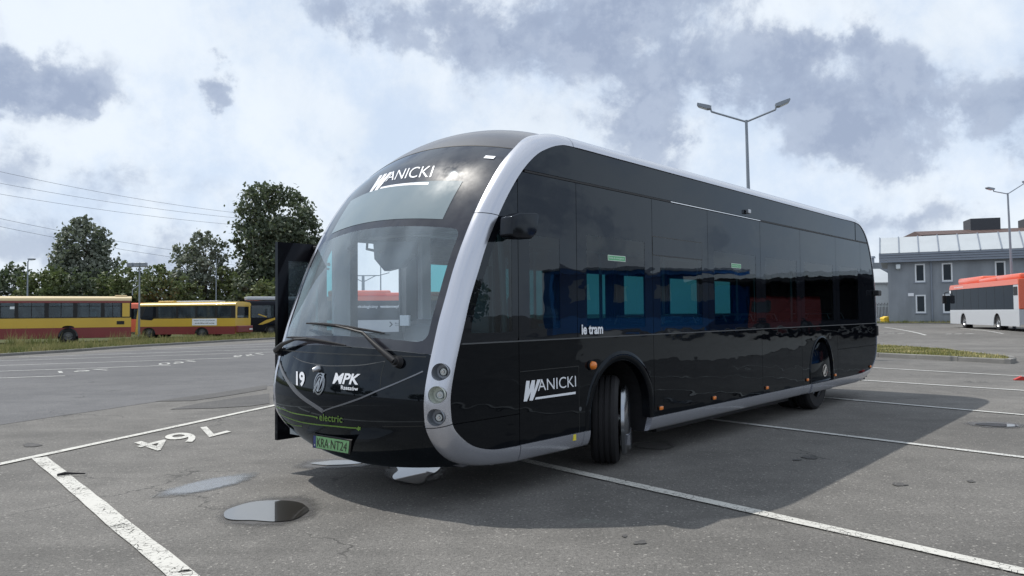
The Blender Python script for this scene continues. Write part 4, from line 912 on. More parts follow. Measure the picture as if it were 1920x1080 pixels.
# ============================================================ the electric bus
bus=thing('electric_bus','large glossy black electric city bus with rounded silver arch trim and open door','bus',(BX,BY,0),BYAW)
WB=2.55; CV=WB/2
fin=[(-.9,.466),(-1.242,.477),(-1.487,.534),(-1.634,.619),(-1.747,.735),(-1.777,.884),(-1.771,1.03),(-1.722,1.232),(-1.665,1.415),(-1.602,1.605),(-1.538,1.80),(-1.430,2.05),(-1.324,2.285),(-1.176,2.543),(-1.018,2.78),(-.835,3.0),(-.650,3.16),(-.493,3.246),(-.288,3.318),(-.05,3.342)]
fou=[(-.9,.06,.310),(-1.32,.08,.338),(-1.60,.12,.400),(-1.78,.14,.52),(-1.905,.14,.70),(-1.935,.14,.875),(-1.925,.14,1.035),(-1.882,.14,1.22),(-1.826,.14,1.41),(-1.765,.14,1.605),(-1.690,.14,1.80),(-1.592,.14,2.05),(-1.482,.14,2.285),(-1.328,.14,2.565),(-1.165,.14,2.81),(-.965,.15,3.055),(-.755,.17,3.24),(-.555,.21,3.375),(-.31,.27,3.465),(-.05,.30,3.50)]
rin=[(8.9,3.345),(9.30,3.26),(9.62,3.02),(9.86,2.6),(10.0,2.1),(10.06,1.5),(10.05,1.0),(9.94,.73),(9.68,.56),(9.25,.49),(8.87,.469)]
rou=[(8.9,.30,3.50),(9.42,.25,3.40),(9.80,.18,3.10),(10.04,.15,2.6),(10.17,.14,2.1),(10.22,.14,1.5),(10.19,.14,.95),(10.04,.14,.62),(9.72,.12,.42),(9.27,.08,.34),(8.87,.06,.312)]
NS=6
roofu=[.8,1.6,2.4,3.2,4.0,4.8,5.6,6.4,7.2,8.0]
I_=[(u,0.,z) for u,z in fin]+[(u,0.,3.343) for u in roofu]+[(u,0.,z) for u,z in rin]
O_=[tuple(q) for q in fou]+[(u,.30,3.50) for u in roofu]+[tuple(q) for q in rou]
Ic=np.array(catmull(I_,NS)); Oc=np.array(catmull(O_,NS)); NC=len(Ic)
kF=(len(fin)-1)*NS                      # index where the front arch meets the roof rail
kR=(len(fin)+len(roofu))*NS             # rail meets rear arch
sC=np.concatenate([[0],np.cumsum(np.linalg.norm(np.diff(Oc[:,[0,2]],axis=0),axis=1))])
tg=np.gradient(Oc[:,[0,2]],axis=0); tg/=np.linalg.norm(tg,axis=1)[:,None]; nC=np.stack([-tg[:,1],tg[:,0]],1)   # outward
kmid=next(k for k in range(NC) if Oc[k,2]>1.5)
if nC[kmid,0]>0: nC=-nC
def bulge(s): 
    sF=sC[kF]
    z=np.interp(s,sC,Oc[:,2]); u=np.interp(s,sC,Oc[:,0])
    if s>sC[kR]: return .05
    if z>2.0: return .20-.024*min(1,(z-2.)/.8)-.03*min(1,max(0,(u+.5)/3))
    return .20*(ss((s)/1.1)*.85+.15)
def FS(s,v,off=0.):
    u=np.interp(s,sC,Oc[:,0]);z=np.interp(s,sC,Oc[:,2]);ov=np.interp(s,sC,Oc[:,1]); nu=np.interp(s,sC,nC[:,0]);nz=np.interp(s,sC,nC[:,1])
    t=(v-CV)/(CV-ov); b=bulge(s)*(1-t*t)+off
    return np.array([u+nu*b,v,z+nz*b])
def s_z(z): 
    seg=Oc[:kF+1,2]; return float(np.interp(z,seg,sC[:kF+1]))
def FP(px,py):
    """(s,v) of the front face seen at a pixel"""
    def sd(v):
        q=BV(px,py,v); best=1e9;bs=0
        for k in range(0,kF+30,2):
            P=FS(sC[k],v); d=(P[0]-q[0])**2+(P[2]-q[2])**2
            if d<best: best=d;bk=k;bs=sC[k]
        for s in np.linspace(sC[max(0,bk-3)],sC[bk+3],25):
            P=FS(s,v); d=(P[0]-q[0])**2+(P[2]-q[2])**2
            if d<=best: best=d;bs=s
        nu=np.interp(bs,sC,nC[:,0]);nz=np.interp(bs,sC,nC[:,1]); P=FS(bs,v)
        return (q[0]-P[0])*nu+(q[2]-P[2])*nz,bs
    a,b_=.10,2.45; fa,_=sd(a)
    for v in np.linspace(.1,2.45,40)[1:]:
        f_,_=sd(v)
        if f_<=0: b_=v;break
        a=v
    for _ in range(16):
        m_=(a+b_)/2; f_,s=sd(m_)
        if f_>0: a=m_
        else: b_=m_
    return s,(a+b_)/2
# ---- silver arch, roof rail, rear arch, skirts (near side, then mirrored)
def archpt(k,w,off=0.):
    I=Ic[k];O=Oc[k]; a=w*math.pi/2; c=math.sin(a); d=1-math.cos(a)
    return np.array([I[0]+(O[0]-I[0])*c,-.012*(1-w)+O[1]*d-off,I[2]+(O[2]-I[2])*c])
NWD=10
def archpiece(k0,k1,gap=.0,solid=True):
    mb=MB(); ks=list(range(k0,k1+1)); v=[];f=[]
    for k in ks:
        ring=[archpt(k,j/NWD) for j in range(NWD+1)]
        O=Oc[k]; ring.append(np.array([O[0]+.0,O[1]+.03,O[2]])); ring.append(np.array([Ic[k][0],.05,Ic[k][2]]))
        v+=ring
    m_=NWD+3
    for i in range(len(ks)-1):
        for j in range(m_): f.append((i*m_+j,i*m_+(j+1)%m_,(i+1)*m_+(j+1)%m_,(i+1)*m_+j))
    f.append(tuple(range(m_))[::-1]); f.append(tuple((len(ks)-1)*m_+j for j in range(m_)))
    if gap:
        pass
    return mb.add(v,f)
def kz(z): return min(range(kF+1),key=lambda k:abs(Ic[k,2]-z) if k>6 else 9)
k1=kz(.76);k2=kz(2.53)
def seamed(k0,k1):   # shrink the ends a little so that a dark joint shows
    return k0,k1
pieces=[('arch_trim',0,k1),('arch_trim',k1,k2),('arch_trim',k2,kF),('roof_rail',kF,kR),('arch_trim',kR,NC-1)]
def shrink(mb,k0,k1,g=.004):
    m_=NWD+3; n=(k1-k0+1)
    a=np.array(mb.v); d=a[m_:2*m_]-a[:m_]; d/=np.linalg.norm(d,axis=1)[:,None]+1e-9; a[:m_]+=d*g
    e=a[-2*m_:-m_]-a[-m_:]; e/=np.linalg.norm(e,axis=1)[:,None]+1e-9; a[-m_:]+=e*g; mb.v=[tuple(x) for x in a]; return mb
LAMP=[]
for px,py in ((823.5,694.5),(817.5,740),(817,786)):
    best=None
    for k in range(6,kF):
        for j in range(NWD*3+1):
            P=archpt(k,j/(NWD*3)); W_=toworld(P)-O3; # compare direction with the pixel ray
            r=ray(px,py); c=np.dot(W_,r)/np.linalg.norm(W_)/np.linalg.norm(r)
            if best is None or c>best[0]: best=(c,P,k)
    LAMP.append(best)
def cyl(c,ax,r,l0,l1,n=28): return MB().tube([Vector(c)+ax*l0,Vector(c)+ax*l1],r,n)
axd=Vector((-.93,-.36,.0)).normalized()
for side in (0,1):
    for nm,a,b_ in pieces:
        mb=shrink(archpiece(a,b_),a,b_)
        if side: mb.mirror()
        o=mb.obj(nm,M['silver'],bus,auto=45)
        if (a,b_)==(k1,k2):
            cut=MB()
            for _,P,k in LAMP:
                ax=axd.copy(); p=Vector(P)
                if side: ax.y=-ax.y; p.y=WB-p.y
                q=cyl(p,ax,.071,-.12,.12,32); cut.add(q.v,q.f)
            co=cut.obj('cutter',M['cup']); md=o.modifiers.new('b','BOOLEAN'); md.operation='DIFFERENCE'; md.solver='EXACT'; md.object=co
            bpy.context.view_layer.update(); co.parent=bus; bpy.context.view_layer.update()
            me=bpy.data.meshes.new_from_object(o.evaluated_get(bpy.context.evaluated_depsgraph_get())); o.modifiers.clear(); o.data=me; bpy.data.objects.remove(co)
            for i,(_,P,k) in enumerate(LAMP):
                ax=axd.copy(); p=Vector(P)
                if side: ax.y=-ax.y; p.y=WB-p.y
                hp=MB().tube([p-ax*.075,p-ax*.075],.066,28)
                mb=MB(); n=28; ao=ax.orthogonal().normalized(); bo=ax.cross(ao); rings=[(.0705,.004),(.069,-.03),(.060,-.06),(.0,-.066)]
                v=[];f=[]
                # tube cut to the surface: follow the arch skin by keeping the wall below it
                for r,l in rings:
                    for q_ in range(n): t=2*math.pi*q_/n; v.append(p+ao*math.cos(t)*r+bo*math.sin(t)*r+ax*(l-.012))
                for a_ in range(3):
                    for q_ in range(n): f.append((a_*n+q_,a_*n+(q_+1)%n,(a_+1)*n+(q_+1)%n,(a_+1)*n+q_))
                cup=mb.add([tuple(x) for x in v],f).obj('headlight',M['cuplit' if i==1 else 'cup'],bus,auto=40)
                up=Vector((0,0,1)); rt=ax.cross(up).normalized(); c=p-ax*.035+rt*(-.026 if not side else .026)
                MB().tube([c-ax*.02,c+ax*.012,c+ax*.02],[.034,.034,.028],24).obj('lamp_lens',M['lens'],cup,auto=40)
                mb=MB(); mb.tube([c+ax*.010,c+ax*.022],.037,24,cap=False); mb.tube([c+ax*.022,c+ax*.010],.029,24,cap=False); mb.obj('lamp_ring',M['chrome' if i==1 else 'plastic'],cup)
                MB().tube([c+ax*.02,c+ax*.026],[.016,.012],12).obj('bulb',M['chrome'],cup)
# skirts
def skirt(u0,u1,side,z1=.469,z0=.312,out=.0):
    mb=MB(); sec=[]
    for j in range(9):
        w=j/8*math.pi/2; sec.append((-.012*(1-j/8)+.06*(1-math.cos(w))-out,z1+(z0-z1)*math.sin(w)))
    sec+=[(.09,z0),(.05,z1)]
    mb.prism(sec,0,u0,u1)
    if side: mb.mirror()
    return mb.obj('skirt',M['silver'],bus,auto=40)
FAX,FAY,FAW=.79,.60,.575        # front wheel opening: centre, spring line, half width
RAX,RAW=6.93,.53
for side in (0,1):
    skirt(-.894,.075,side); skirt(.082,.19,side); skirt(1.38,6.035,side); skirt(6.045,RAX-RAW-.02,side); skirt(RAX-RAW,RAX+RAW,side,out=.022); skirt(RAX+RAW+.004,8.865,side)
q=BV(1076,820); MB().box(q[0]-.022,q[0]+.022,-.012,-.003,q[2]-.03,q[2]+.03).obj('warning_sticker',M['yellowst'],bus)
# ---- side skins
outline=[(float(a),float(b)) for a,b in Ic[:,[0,2]]]          # inner silver edge
outline=outline[::-1]
def cell(u0,u1,z0,z1,g=.0035):
    return cliprect(outline,u0+g,u1-g,z0+g,z1-g)
ZB,ZT=1.411,2.985
SE=[-3,-.90,0.0,1.466,2.845,4.49,6.045,7.74,9.146,12]
def sheet(name,poly,mat,side,y0=0.,y1=.022,parent=bus):
    mb=MB(); n=len(poly)
    mb.prism(poly,1,y0,y1)
    if side: mb.mirror()
    return mb.obj(name,mat,parent)
def archcut(poly,cx,hw,zs,zt,n=22):
    """cut a wheel opening into the lower edge of a convex cell that spans it"""
    z0=min(p[1] for p in poly); u0=min(p[0] for p in poly);u1=max(p[0] for p in poly);z1=max(p[1] for p in poly)
    P=[(u0,z0),(cx-hw,z0),(cx-hw,zs)]
    for k in range(1,n): t=math.pi*(1-k/n); P.append((cx+hw*math.cos(t),zs+(zt-zs)*math.sin(t)))
    P+=[(cx+hw,zs),(cx+hw,z0),(u1,z0),(u1,z1),(u0,z1)]; return P
def ringpane(outer,inner,side,glass,name='window',y0=0.,y1=.022,fritmat=None):
    c=(sum(p[0] for p in inner)/len(inner),sum(p[1] for p in inner)/len(inner)); n=144
    ro,ri=radial(outer,c,n),radial(inner,c,n)
    # keep corners sharp: replace nearest samples with the true corners
    for src,dst in ((outer,ro),(inner,ri)):
        for q in src:
            if len(src)>12: continue
            i=min(range(n),key=lambda k:(dst[k][0]-q[0])**2+(dst[k][1]-q[1])**2); dst[i]=q
    mb=MB(); v=[];f=[]
    for (a,b_) in zip(ro,ri): v+=[(a[0],y0,a[1]),(b_[0],y0,b_[1]),(b_[0],y1,b_[1]),(a[0],y1,a[1])]
    for i in range(n):
        j=(i+1)%n
        for e in range(4): f.append((4*i+e,4*i+(e+1)%4,4*j+(e+1)%4,4*j+e))
    mb.add(v,f)
    if side: mb.mirror()
    o=mb.obj(name,fritmat or M['sidefrit'],bus)
    mb=MB(); mb.add([(a,y0+.0015,b_) for a,b_ in ri],[tuple(range(n))])
    if side: mb.mirror()
    mb.obj('pane',glass,o); return o
lowcells=[(-3,-.90),(-.90,1.466),(1.466,4.49),(4.49,6.045),(6.045,7.74),(7.74,12)]
for side in (0,1):
    for u0,u1 in lowcells:
        if u0==-3:
            sheet('lower_panel',cell(-3,-.90,0,.752),M['black'],side); sheet('lower_panel',cell(-3,-.90,.752,ZB),M['black'],side); continue
        p=cell(u0,u1,.466,ZB)
        if u0==-.90: p=archcut(p,FAX,FAW,FAY,1.155)
        if u0==6.045: p=archcut(p,RAX,RAW,.62,1.20)
        if u0==7.74:
            sheet('lower_panel',cell(7.74,12,0,.98),M['black'],side); sheet('lower_panel',cell(7.74,12,.98,ZB),M['black'],side); continue
        sheet('lower_panel',p,M['black'],side)
    # windows between belt and upper rail
    for i in range(1,len(SE)-2):
        u0,u1=SE[i],SE[i+1]
        c=cell(u0,u1,ZB+.006,ZT)
        if side and i==1:
            # doorway on the far side
            sheet('window',cell(-.19,0,ZB+.006,ZT),M['sidefrit'],1); sheet('door_header',cell(-.90,-.19,2.50,ZT),M['sidefrit'],1); continue
        if i==1: inner=[(-.74,1.52),(-.28,1.52),(-.28,2.40),(-.74,2.40)]
        else: inner=[(max(u0,-9)+.17,1.50),(min(u1,9.6)-.17,1.50),(min(u1,9.6)-.17,2.47),(max(u0,-9)+.17,2.47)]
        if side and i>1: inner=[(a+(.10 if a<(u0+u1)/2 else -.10),1.58 if b_<2 else 2.30) for a,b_ in inner]
        ringpane(c,inner,side,M['tint'] if not side else M['tintfar'])
    c=cell(-3,-.90,ZB+.006,ZT); inner=[(-.98,1.50),(-.98,2.50)]+[(a+.09,b_) for a,b_ in outline if 1.5<b_<2.5 and a<-1]
    inner=cliprect([(a+.10,b_) for a,b_ in outline],-3,-.99,1.50,2.50)
    ringpane(c,inner,side,M['tint'] if not side else M['tintfar'])
    sheet('window',cell(9.146,12,ZB+.006,ZT),M['sidefrit'],side)
    for u0,u1 in ((-3,0.0),(0.0,8.9),(8.9,12)): sheet('upper_panel',cell(u0,u1,ZT+.022,4,.0035),M['sidefrit'],side,y0=.006 if u0==0 else 0,y1=.03)
    # belt ledge, upper gutter, pillars and backing behind the joints
    mb=MB().box(-1.64,10.02,-.010,.004,ZB-.003,ZB+.009); (mb.mirror() if side else mb); mb.obj('belt_moulding',M['dgrey'],bus)
    mb=MB().box(-.80,9.6,-.004,.02,ZT+.001,ZT+.020); (mb.mirror() if side else mb); mb.obj('gutter',M['plastic'],bus)
    mb=MB().box(1.9,4.5,-.007,-.0045,ZT+.006,ZT+.014); (mb.mirror() if side else mb); mb.obj('gutter_trim',M['chrome'],bus)
    mb=MB()
    for u in SE[1:-1]: mb.box(u-.05,u+.05,.03,.075,ZB,ZT+.3 if -.5<u<9 else 2.7)
    mb.box(-.6,9.3,.035,.07,2.60,3.28).box(-1.5,9.9,.03,.06,ZB-.05,ZB+.05)
    (mb.mirror() if side else mb); mb.obj('side_frame',M['plastic'],bus)
    mb=MB()
    for u0,u1,z0 in ((-1.66,.19,.50),(1.385,RAX-RAW-.01,.34),(RAX+RAW+.01,9.8,.50)): mb.box(u0,u1,.034,.07,z0,ZB-.052)
    mb.box(.1,1.5,.034,.06,1.19,ZB-.052).box(RAX-RAW-.02,RAX+RAW+.02,.034,.06,1.24,ZB-.052)
    mb.box(-.85,.185,.10,.12,.315,.50).box(1.39,6.0,.10,.12,.315,.50)
    (mb.mirror() if side else mb); mb.obj('inner_skin',M['plastic'],bus)
# hatch lines beside the front wheel
for (a,b_,c_,d_2) in ((-.885,.012,1.130,1.137),(.008,.014,.475,1.137)): MB().box(a,b_,-.0015,.003,c_,d_2).obj('hatch_joint',M['ink'],bus)
MB().box(1.46,2.69,-.0012,.003,2.325,2.555).obj('hopper_window',M['ink'],bus); MB().box(1.472,2.678,-.0035,-.0012,2.337,2.543).obj('hopper_glass',M['sidefrit'],bus)
# wheel-arch lips
def lip(cx,hw,zs,zt,w,mat,out=.012,name='wheel_arch'):
    mb=MB();v=[];f=[];n=40;pts=[]
    for k in range(n+1):
        t=math.pi*(1-k/n); pts.append((cx+hw*math.cos(t),zs+(zt-zs)*math.sin(t),math.cos(t),math.sin(t)))
    pts=[(cx-hw,.475,-1,0)]+pts+[(cx+hw,.475,1,0)]
    for u,z,cu,sz in pts:
        v+=[(u+cu*w,.0-.001,z+sz*w),(u+cu*w*.75,-out,z+sz*w*.75),(u+cu*w*.2,-out,z+sz*w*.2),(u-cu*.004,.004,z-sz*.004),(u-cu*.004,.10,z-sz*.004)]
    for i in range(len(pts)-1):
        for e in range(4): f.append((5*i+e,5*i+e+1,5*i+5+e+1,5*i+5+e))
    return mb.add(v,f)
for side in (0,1):
    for a in ((FAX,FAW,FAY,1.155,.10),(RAX,RAW,.62,1.20,.045)):
        mb=lip(*a,None); (mb.mirror() if side else mb); mb.obj('wheel_arch',M['black'],bus,auto=50)
    # housing behind the wheel
    for cx,hw,zt in ((FAX,FAW+.02,1.19),(RAX,RAW+.02,1.24)):
        mb=MB(); n=16; v=[];f=[]
        pts=[(cx-hw,.30)]+[(cx+hw*math.cos(math.pi*(1-k/n)),.62+(zt-.62)*math.sin(math.pi*k/n)) for k in range(n+1)]+[(cx+hw,.30)]
        for u,z in pts: v+=[(u,.06,z),(u,.85,z)]
        for i in range(len(pts)-1): f.append((2*i,2*i+1,2*i+3,2*i+2))
        f.append(tuple(2*i+1 for i in range(len(pts))))
        mb.add(v,f); (mb.mirror() if side else mb); mb.obj('wheel_housing',M['rubber'],bus)
# rear wheel spat with emblem
for side in (0,1):
    P=[(RAX-RAW+.035,.472),(RAX-RAW+.035,.62)]+[(RAX+(RAW-.05)*math.cos(math.pi*(1-k/20)),.62+(1.14-.62)*math.sin(math.pi*k/20)) for k in range(1,20)]+[(RAX+RAW-.035,.62),(RAX+RAW-.035,.472)]
    mb=MB(); v=[];f=[]; c=(RAX,.60); K=6
    for k in range(K+1):
        t=k/K; y=.012-.045*(1-t**2.2)
        for u,z in P: v.append((c[0]+(u-c[0])*t if t>0 else c[0],y,c[1]+(z-c[1])*t if t>0 else c[1]))
    n=len(P)
    for k in range(K):
        for i in range(n): f.append((k*n+i,k*n+(i+1)%n,(k+1)*n+(i+1)%n,(k+1)*n+i))
    mb.add(v,f); (mb.mirror() if side else mb); sp_=mb.obj('wheel_spat',M['black'],bus,auto=50)
    mb=MB(); cz=.66
    mb.grid(lambda a,b_:(RAX+.03+(.085+.018*b_)*math.cos(6.2832*a),-.040,cz+(.085+.018*b_)*math.sin(6.2832*a)),30,1)
    mb.add([(RAX-.045,-.041,cz-.04),(RAX+.02,-.041,cz-.075),(RAX+.10,-.041,cz+.045),(RAX+.035,-.041,cz+.075)],[(0,1,2,3)])
    (mb.mirror() if side else mb); mb.obj('emblem',M['chrome'],sp_,recalc=False)
# marker lamps
def amber(u,z,w=.075,h=.042):
    o=MB().box(u-w/2-.008,u+w/2+.008,-.008,.0,z-h/2-.008,z+h/2+.008,bev=.003).obj('marker_lamp',M['plastic'],bus); MB().box(u-w/2,u+w/2,-.024,-.006,z-h/2,z+h/2,bev=.007).obj('lens',M['amber'],o,auto=50)
for px,py in ((1238,765),(1338,746),(1437,727),(1513,712),(1565,703),(1631,687)):
    q=BV(px,py); amber(q[0],q[2])
q=BV(1108,685); o=MB().tube([(q[0],0,q[2]),(q[0],-.02,q[2])],.05,20).obj('turn_lamp',M['plastic'],bus); MB().tube([(q[0],-.018,q[2]),(q[0],-.05,q[2]),(q[0],-.062,q[2])],[.044,.038,.02],20).obj('lens',M['amber'],o,auto=50)
q=BV(1085.5,767); MB().tube([(q[0]+.02,-.004,q[2]),(q[0]+.02,.01,q[2])],.022,12).obj('lock',M['dgrey'],bus)
q=BV(1400,397); MB().box(q[0]-.04,q[0]+.04,-.05,.0,q[2]-.03,q[2]+.03,bev=.01).obj('side_camera',M['alu'],bus)
for px,py,w in ((1156,484.5,.34),(1380,498.5,.30)):
    q=BV(px,py); o=MB().box(q[0]-w/2,q[0]+w/2,-.004,-.0012,q[2]-.030,q[2]+.030).obj('emergency_sticker',M['stickw'],bus); o2=MB().box(q[0]-w/2+.008,q[0]+w/2-.008,-.0045,-.004,q[2]-.023,q[2]+.023).obj('sticker_field',M['sticker'],o)
    facetext('Salida de emergencia',q[0]-w/2+.02,q[0]+w/2-.03,q[2]-.014,q[2]+.014,-.0050,M['stickw'],o,'lettering',.01)
# wheels
THS=math.radians(31)
M['tyre']=M['rubber']
wf=wheel_at(bus,.90,.285,.485,.29,M['alu'],-1,THS)
ca=Matrix.Translation((.90,.285,.485))@Matrix.Rotation(THS,4,'Z')
prof=[(.0,-.262),(.16,-.26),(.33,-.245),(.39,-.215),(.395,-.18),(.37,-.17),(.0,-.17)]
MB().lathe(prof,36,ca).obj('wheel_cover',M['emblem'],wf,auto=35)
mb=MB(); n=14
for k in range(n): pass
mb.add([(-.30,-.270,-.13),(.30,-.270,-.13),(.27,-.270,-.24),(.0,-.270,-.33),(-.27,-.270,-.24),(-.30,-.165,-.13),(.30,-.165,-.13),(.27,-.165,-.24),(0,-.165,-.33),(-.27,-.165,-.24)],[(0,1,2,3,4),(9,8,7,6,5),(0,4,9,5),(4,3,8,9),(3,2,7,8),(2,1,6,7),(1,0,5,6)],ca)
mb.obj('wheel_cover_edge',M['silver'],wf)
wheel_at(bus,.90,WB-.285,.485,.29,M['alu'],1,THS)
for y,s_ in ((.22,-1),(WB-.22,1)): wheel_at(bus,RAX-.03,y,.485,.29,M['chrome'],s_)
for y,s_ in ((.55,-1),(WB-.55,1)): wheel_at(bus,RAX-.03,y,.485,.29,M['alu'],s_)
# ---- front face
def ribbon(pts,w,mat,name,off=.006,th=.006,parent=bus,n=10,taper=None):
    """a strip laid along the face through (s,v) points"""
    P=catmull([(a,b_,0) for a,b_ in pts],n); mb=MB();v=[];f=[]
    P=np.array(P)[:,:2]; tgt=np.gradient(P,axis=0); tgt/=np.linalg.norm(tgt,axis=1)[:,None]
    for i,(q,t) in enumerate(zip(P,tgt)):
        ww=w if taper is None else w*np.interp(i/(len(P)-1),*taper)
        nn=np.array([-t[1],t[0]])*ww/2
        a,b_=q+nn,q-nn; v+=[FS(a[0],a[1],off-th),FS(a[0],a[1],off),FS(b_[0],b_[1],off),FS(b_[0],b_[1],off-th)]
    for i in range(len(P)-1):
        for e in range(3): f.append((4*i+e,4*i+e+1,4*i+5+e,4*i+4+e))
    f+= [(0,1,2,3),tuple(4*(len(P)-1)+e for e in (3,2,1,0))]
    return mb.add(v,f).obj(name,mat,parent,auto=45)
def sheetSV(fn,na,nb,mat,name,off=0.,smooth=True,parent=bus):
    mb=MB().grid(lambda a,b_:FS(*fn(a,b_),off),na,nb); return mb.obj(name,mat,parent,smooth=smooth)
vL=lambda s:float(np.interp(s,sC,Oc[:,1]))
def span(s0,s1): return lambda a,b_:(s0+(s1-s0)*a,vL(s0+(s1-s0)*a)+(WB-2*vL(s0+(s1-s0)*a))*b_)
sV0=s_z(.34); sBel=s_z(1.33); sSeam=s_z(3.235); s0=0.
sheetSV(span(s0,sBel-.003),60,60,M['blackf'],'front_panel')
# windscreen: clear glass inside a printed black border
CL0,CL1=s_z(1.420),s_z(2.41)
def cleft(s): return .235
def clearloop(n=160):
    out=[]; a0,a1=CL0,CL1; b0,b1=.205,WB-.205; r=.075
    def arc(cs,cv,t0): return [(cs+r*math.sin(t0+math.pi/2*k/8),cv-r*math.cos(t0+math.pi/2*k/8)) for k in range(9)]
    pts=[]
    # s up, v across
    for cs,cv,t0 in ((a0+r,b0+r,-math.pi/2),(a1-r,b0+r,0),(a1-r,b1-r,math.pi/2),(a0+r,b1-r,math.pi)): pts+=arc(cs,cv,t0)
    # bow of the lower edge
    return [(s-(.075*(1-((v-CV)/1.0)**2) if s<(a0+a1)/2 else 0),v) for s,v in pts]
cl_=clearloop(); cc_=((CL0+CL1)/2,CV); lo2=radial(cl_,cc_,200)
outer=[(sBel,.0),(sSeam-.003,.0),(sSeam-.003,1.),(sBel,1.)]
def sv(a,t): v0=vL(a); return (a,v0+(WB-2*v0)*t)
# frit ring: from the clear loop out to the edge of the screen, in (s, t) space
clt=[(s,(v-vL(s))/(WB-2*vL(s))) for s,v in lo2]; oc=radial(outer,(cc_[0],.5),200)
oc2=[]
angs=[math.atan2((t-.5),(s-cc_[0])) for s,t in clt]
for a in angs:
    d=(math.cos(a),math.sin(a)); best=9
    for i in range(4):
        p,q=outer[i],outer[(i+1)%4]; ex,ey=q[0]-p[0],q[1]-p[1]; den=d[0]*ey-d[1]*ex
        if abs(den)<1e-12: continue
        u=((p[0]-cc_[0])*ey-(p[1]-.5)*ex)/den; w_=((p[0]-cc_[0])*d[1]-(p[1]-.5)*d[0])/den
        if u>0 and -1e-9<=w_<=1+1e-9: best=min(best,u)
    oc2.append((cc_[0]+d[0]*best,.5+d[1]*best))
for q in outer:
    i=min(range(200),key=lambda k:(oc2[k][0]-q[0])**2+(oc2[k][1]-q[1])**2); oc2[i]=q
mb=MB(); K=14;v=[];f=[]
for k in range(K+1):
    for i in range(200):
        a=clt[i];b_=oc2[i]; t=k/K; v.append(FS(*sv(a[0]+(b_[0]-a[0])*t,a[1]+(b_[1]-a[1])*t)))
for k in range(K):
    for i in range(200): f.append((k*200+i,k*200+(i+1)%200,(k+1)*200+(i+1)%200,(k+1)*200+i))
wsf=mb.add(v,f).obj('windscreen_border',M['frit'],bus,smooth=True)
mb=MB();v=[FS(cc_[0],CV)];f=[];K=18
for k in range(1,K+1):
    for s,t in clt:
        a=k/K; v.append(FS(*sv(cc_[0]+(s-cc_[0])*a,.5+(t-.5)*a)))
for i in range(200): f.append((0,1+i,1+(i+1)%200))
for k in range(K-1):
    for i in range(200): f.append((1+k*200+i,1+(k+1)*200+i,1+(k+1)*200+(i+1)%200,1+k*200+(i+1)%200))
mb.add(v,f).obj('windscreen',M['wind'],bus,smooth=True)
# display window above
dc=[FP(*q) for q in ((868,340),(830,412))]
sT,vT=dc[0]; sBt,vB=dc[1]
sheetSV(lambda a,b_:(sBt+(sT-sBt)*a,(vB+(vT-vB)*a)+(WB-2*(vB+(vT-vB)*a))*b_),16,40,M['display'],'destination_display',.003)
# roof
sheetSV(span(sSeam+.003,sC[kR]),120,30,M['roof'],'roof')
sheetSV(span(sC[kR]+.004,sC[-1]),60,20,M['black'],'rear_panel')
ribbon([(sSeam,v) for v in np.linspace(.2,WB-.2,9)],.014,M['plastic'],'roof_joint',.002)
q=FP(918,296); MB().add([FS(q[0]-.022,q[1]+.055,.006),FS(q[0]-.022,q[1]-.055,.006),FS(q[0]+.022,q[1]-.055,.006),FS(q[0]+.022,q[1]+.055,.006)],[(0,1,2,3)]).obj('toll_sticker',M['white'],bus)
# V shaped silver trim
vp=[FP(*q) for q in ((602,770),(625,763.5),(650,755.5),(680,745),(713,731),(745,718),(775,705),(794,696))]
tip=vp[0]; half=[(s,v) for s,v in vp]; half[0]=(tip[0],CV)
ribbon(half,.011,M['trim'],'nose_trim',.008,.010)
ribbon([(s,WB-v) for s,v in half],.028,M['trim'],'nose_trim',.010,.012)
# panel joints
bj=[FP(*q) for q in ((602,686),(640,686),(680,684),(722,678))]; bj[0]=(bj[0][0],CV)
ribbon(bj+[],.007,M['dgrey'],'bonnet_joint',.0015,.003); ribbon([(s,WB-v) for s,v in bj],.007,M['dgrey'],'bonnet_joint',.0015,.003)
e=bj[-1]; d=FP(713,728); ribbon([e,((e[0]+d[0])/2,(e[1]+d[1])/2+.01),d],.006,M['ink'],'bonnet_joint',.0012,.003)
ribbon([(s_z(1.31)-.05*(1-((v-CV)/1.13)**2),v) for v in np.linspace(.18,WB-.18,11)],.010,M['ink'],'screen_joint',.0015,.003)
ribbon([(s_z(.748),v) for v in (.16,.35,.55)],.006,M['ink'],'bumper_joint',.001,.003)
# lettering on the front: an affine frame through three seen points
def front_text(body,pO,pX,pY,mat,name,bold=.0,shear=0.,off=.007,space=1.,tf=None):
    O2=np.array(FP(*pO));X=np.array(FP(*pX))-O2;Y=np.array(FP(*pY))-O2
    tv,tfc=tf or textmesh(body,bold,shear,space); mb=MB(); mb.add([FS(*(O2+X*x+Y*y),off) for x,y in tv],tfc); return mb.obj(name,mat,bus,recalc=False)
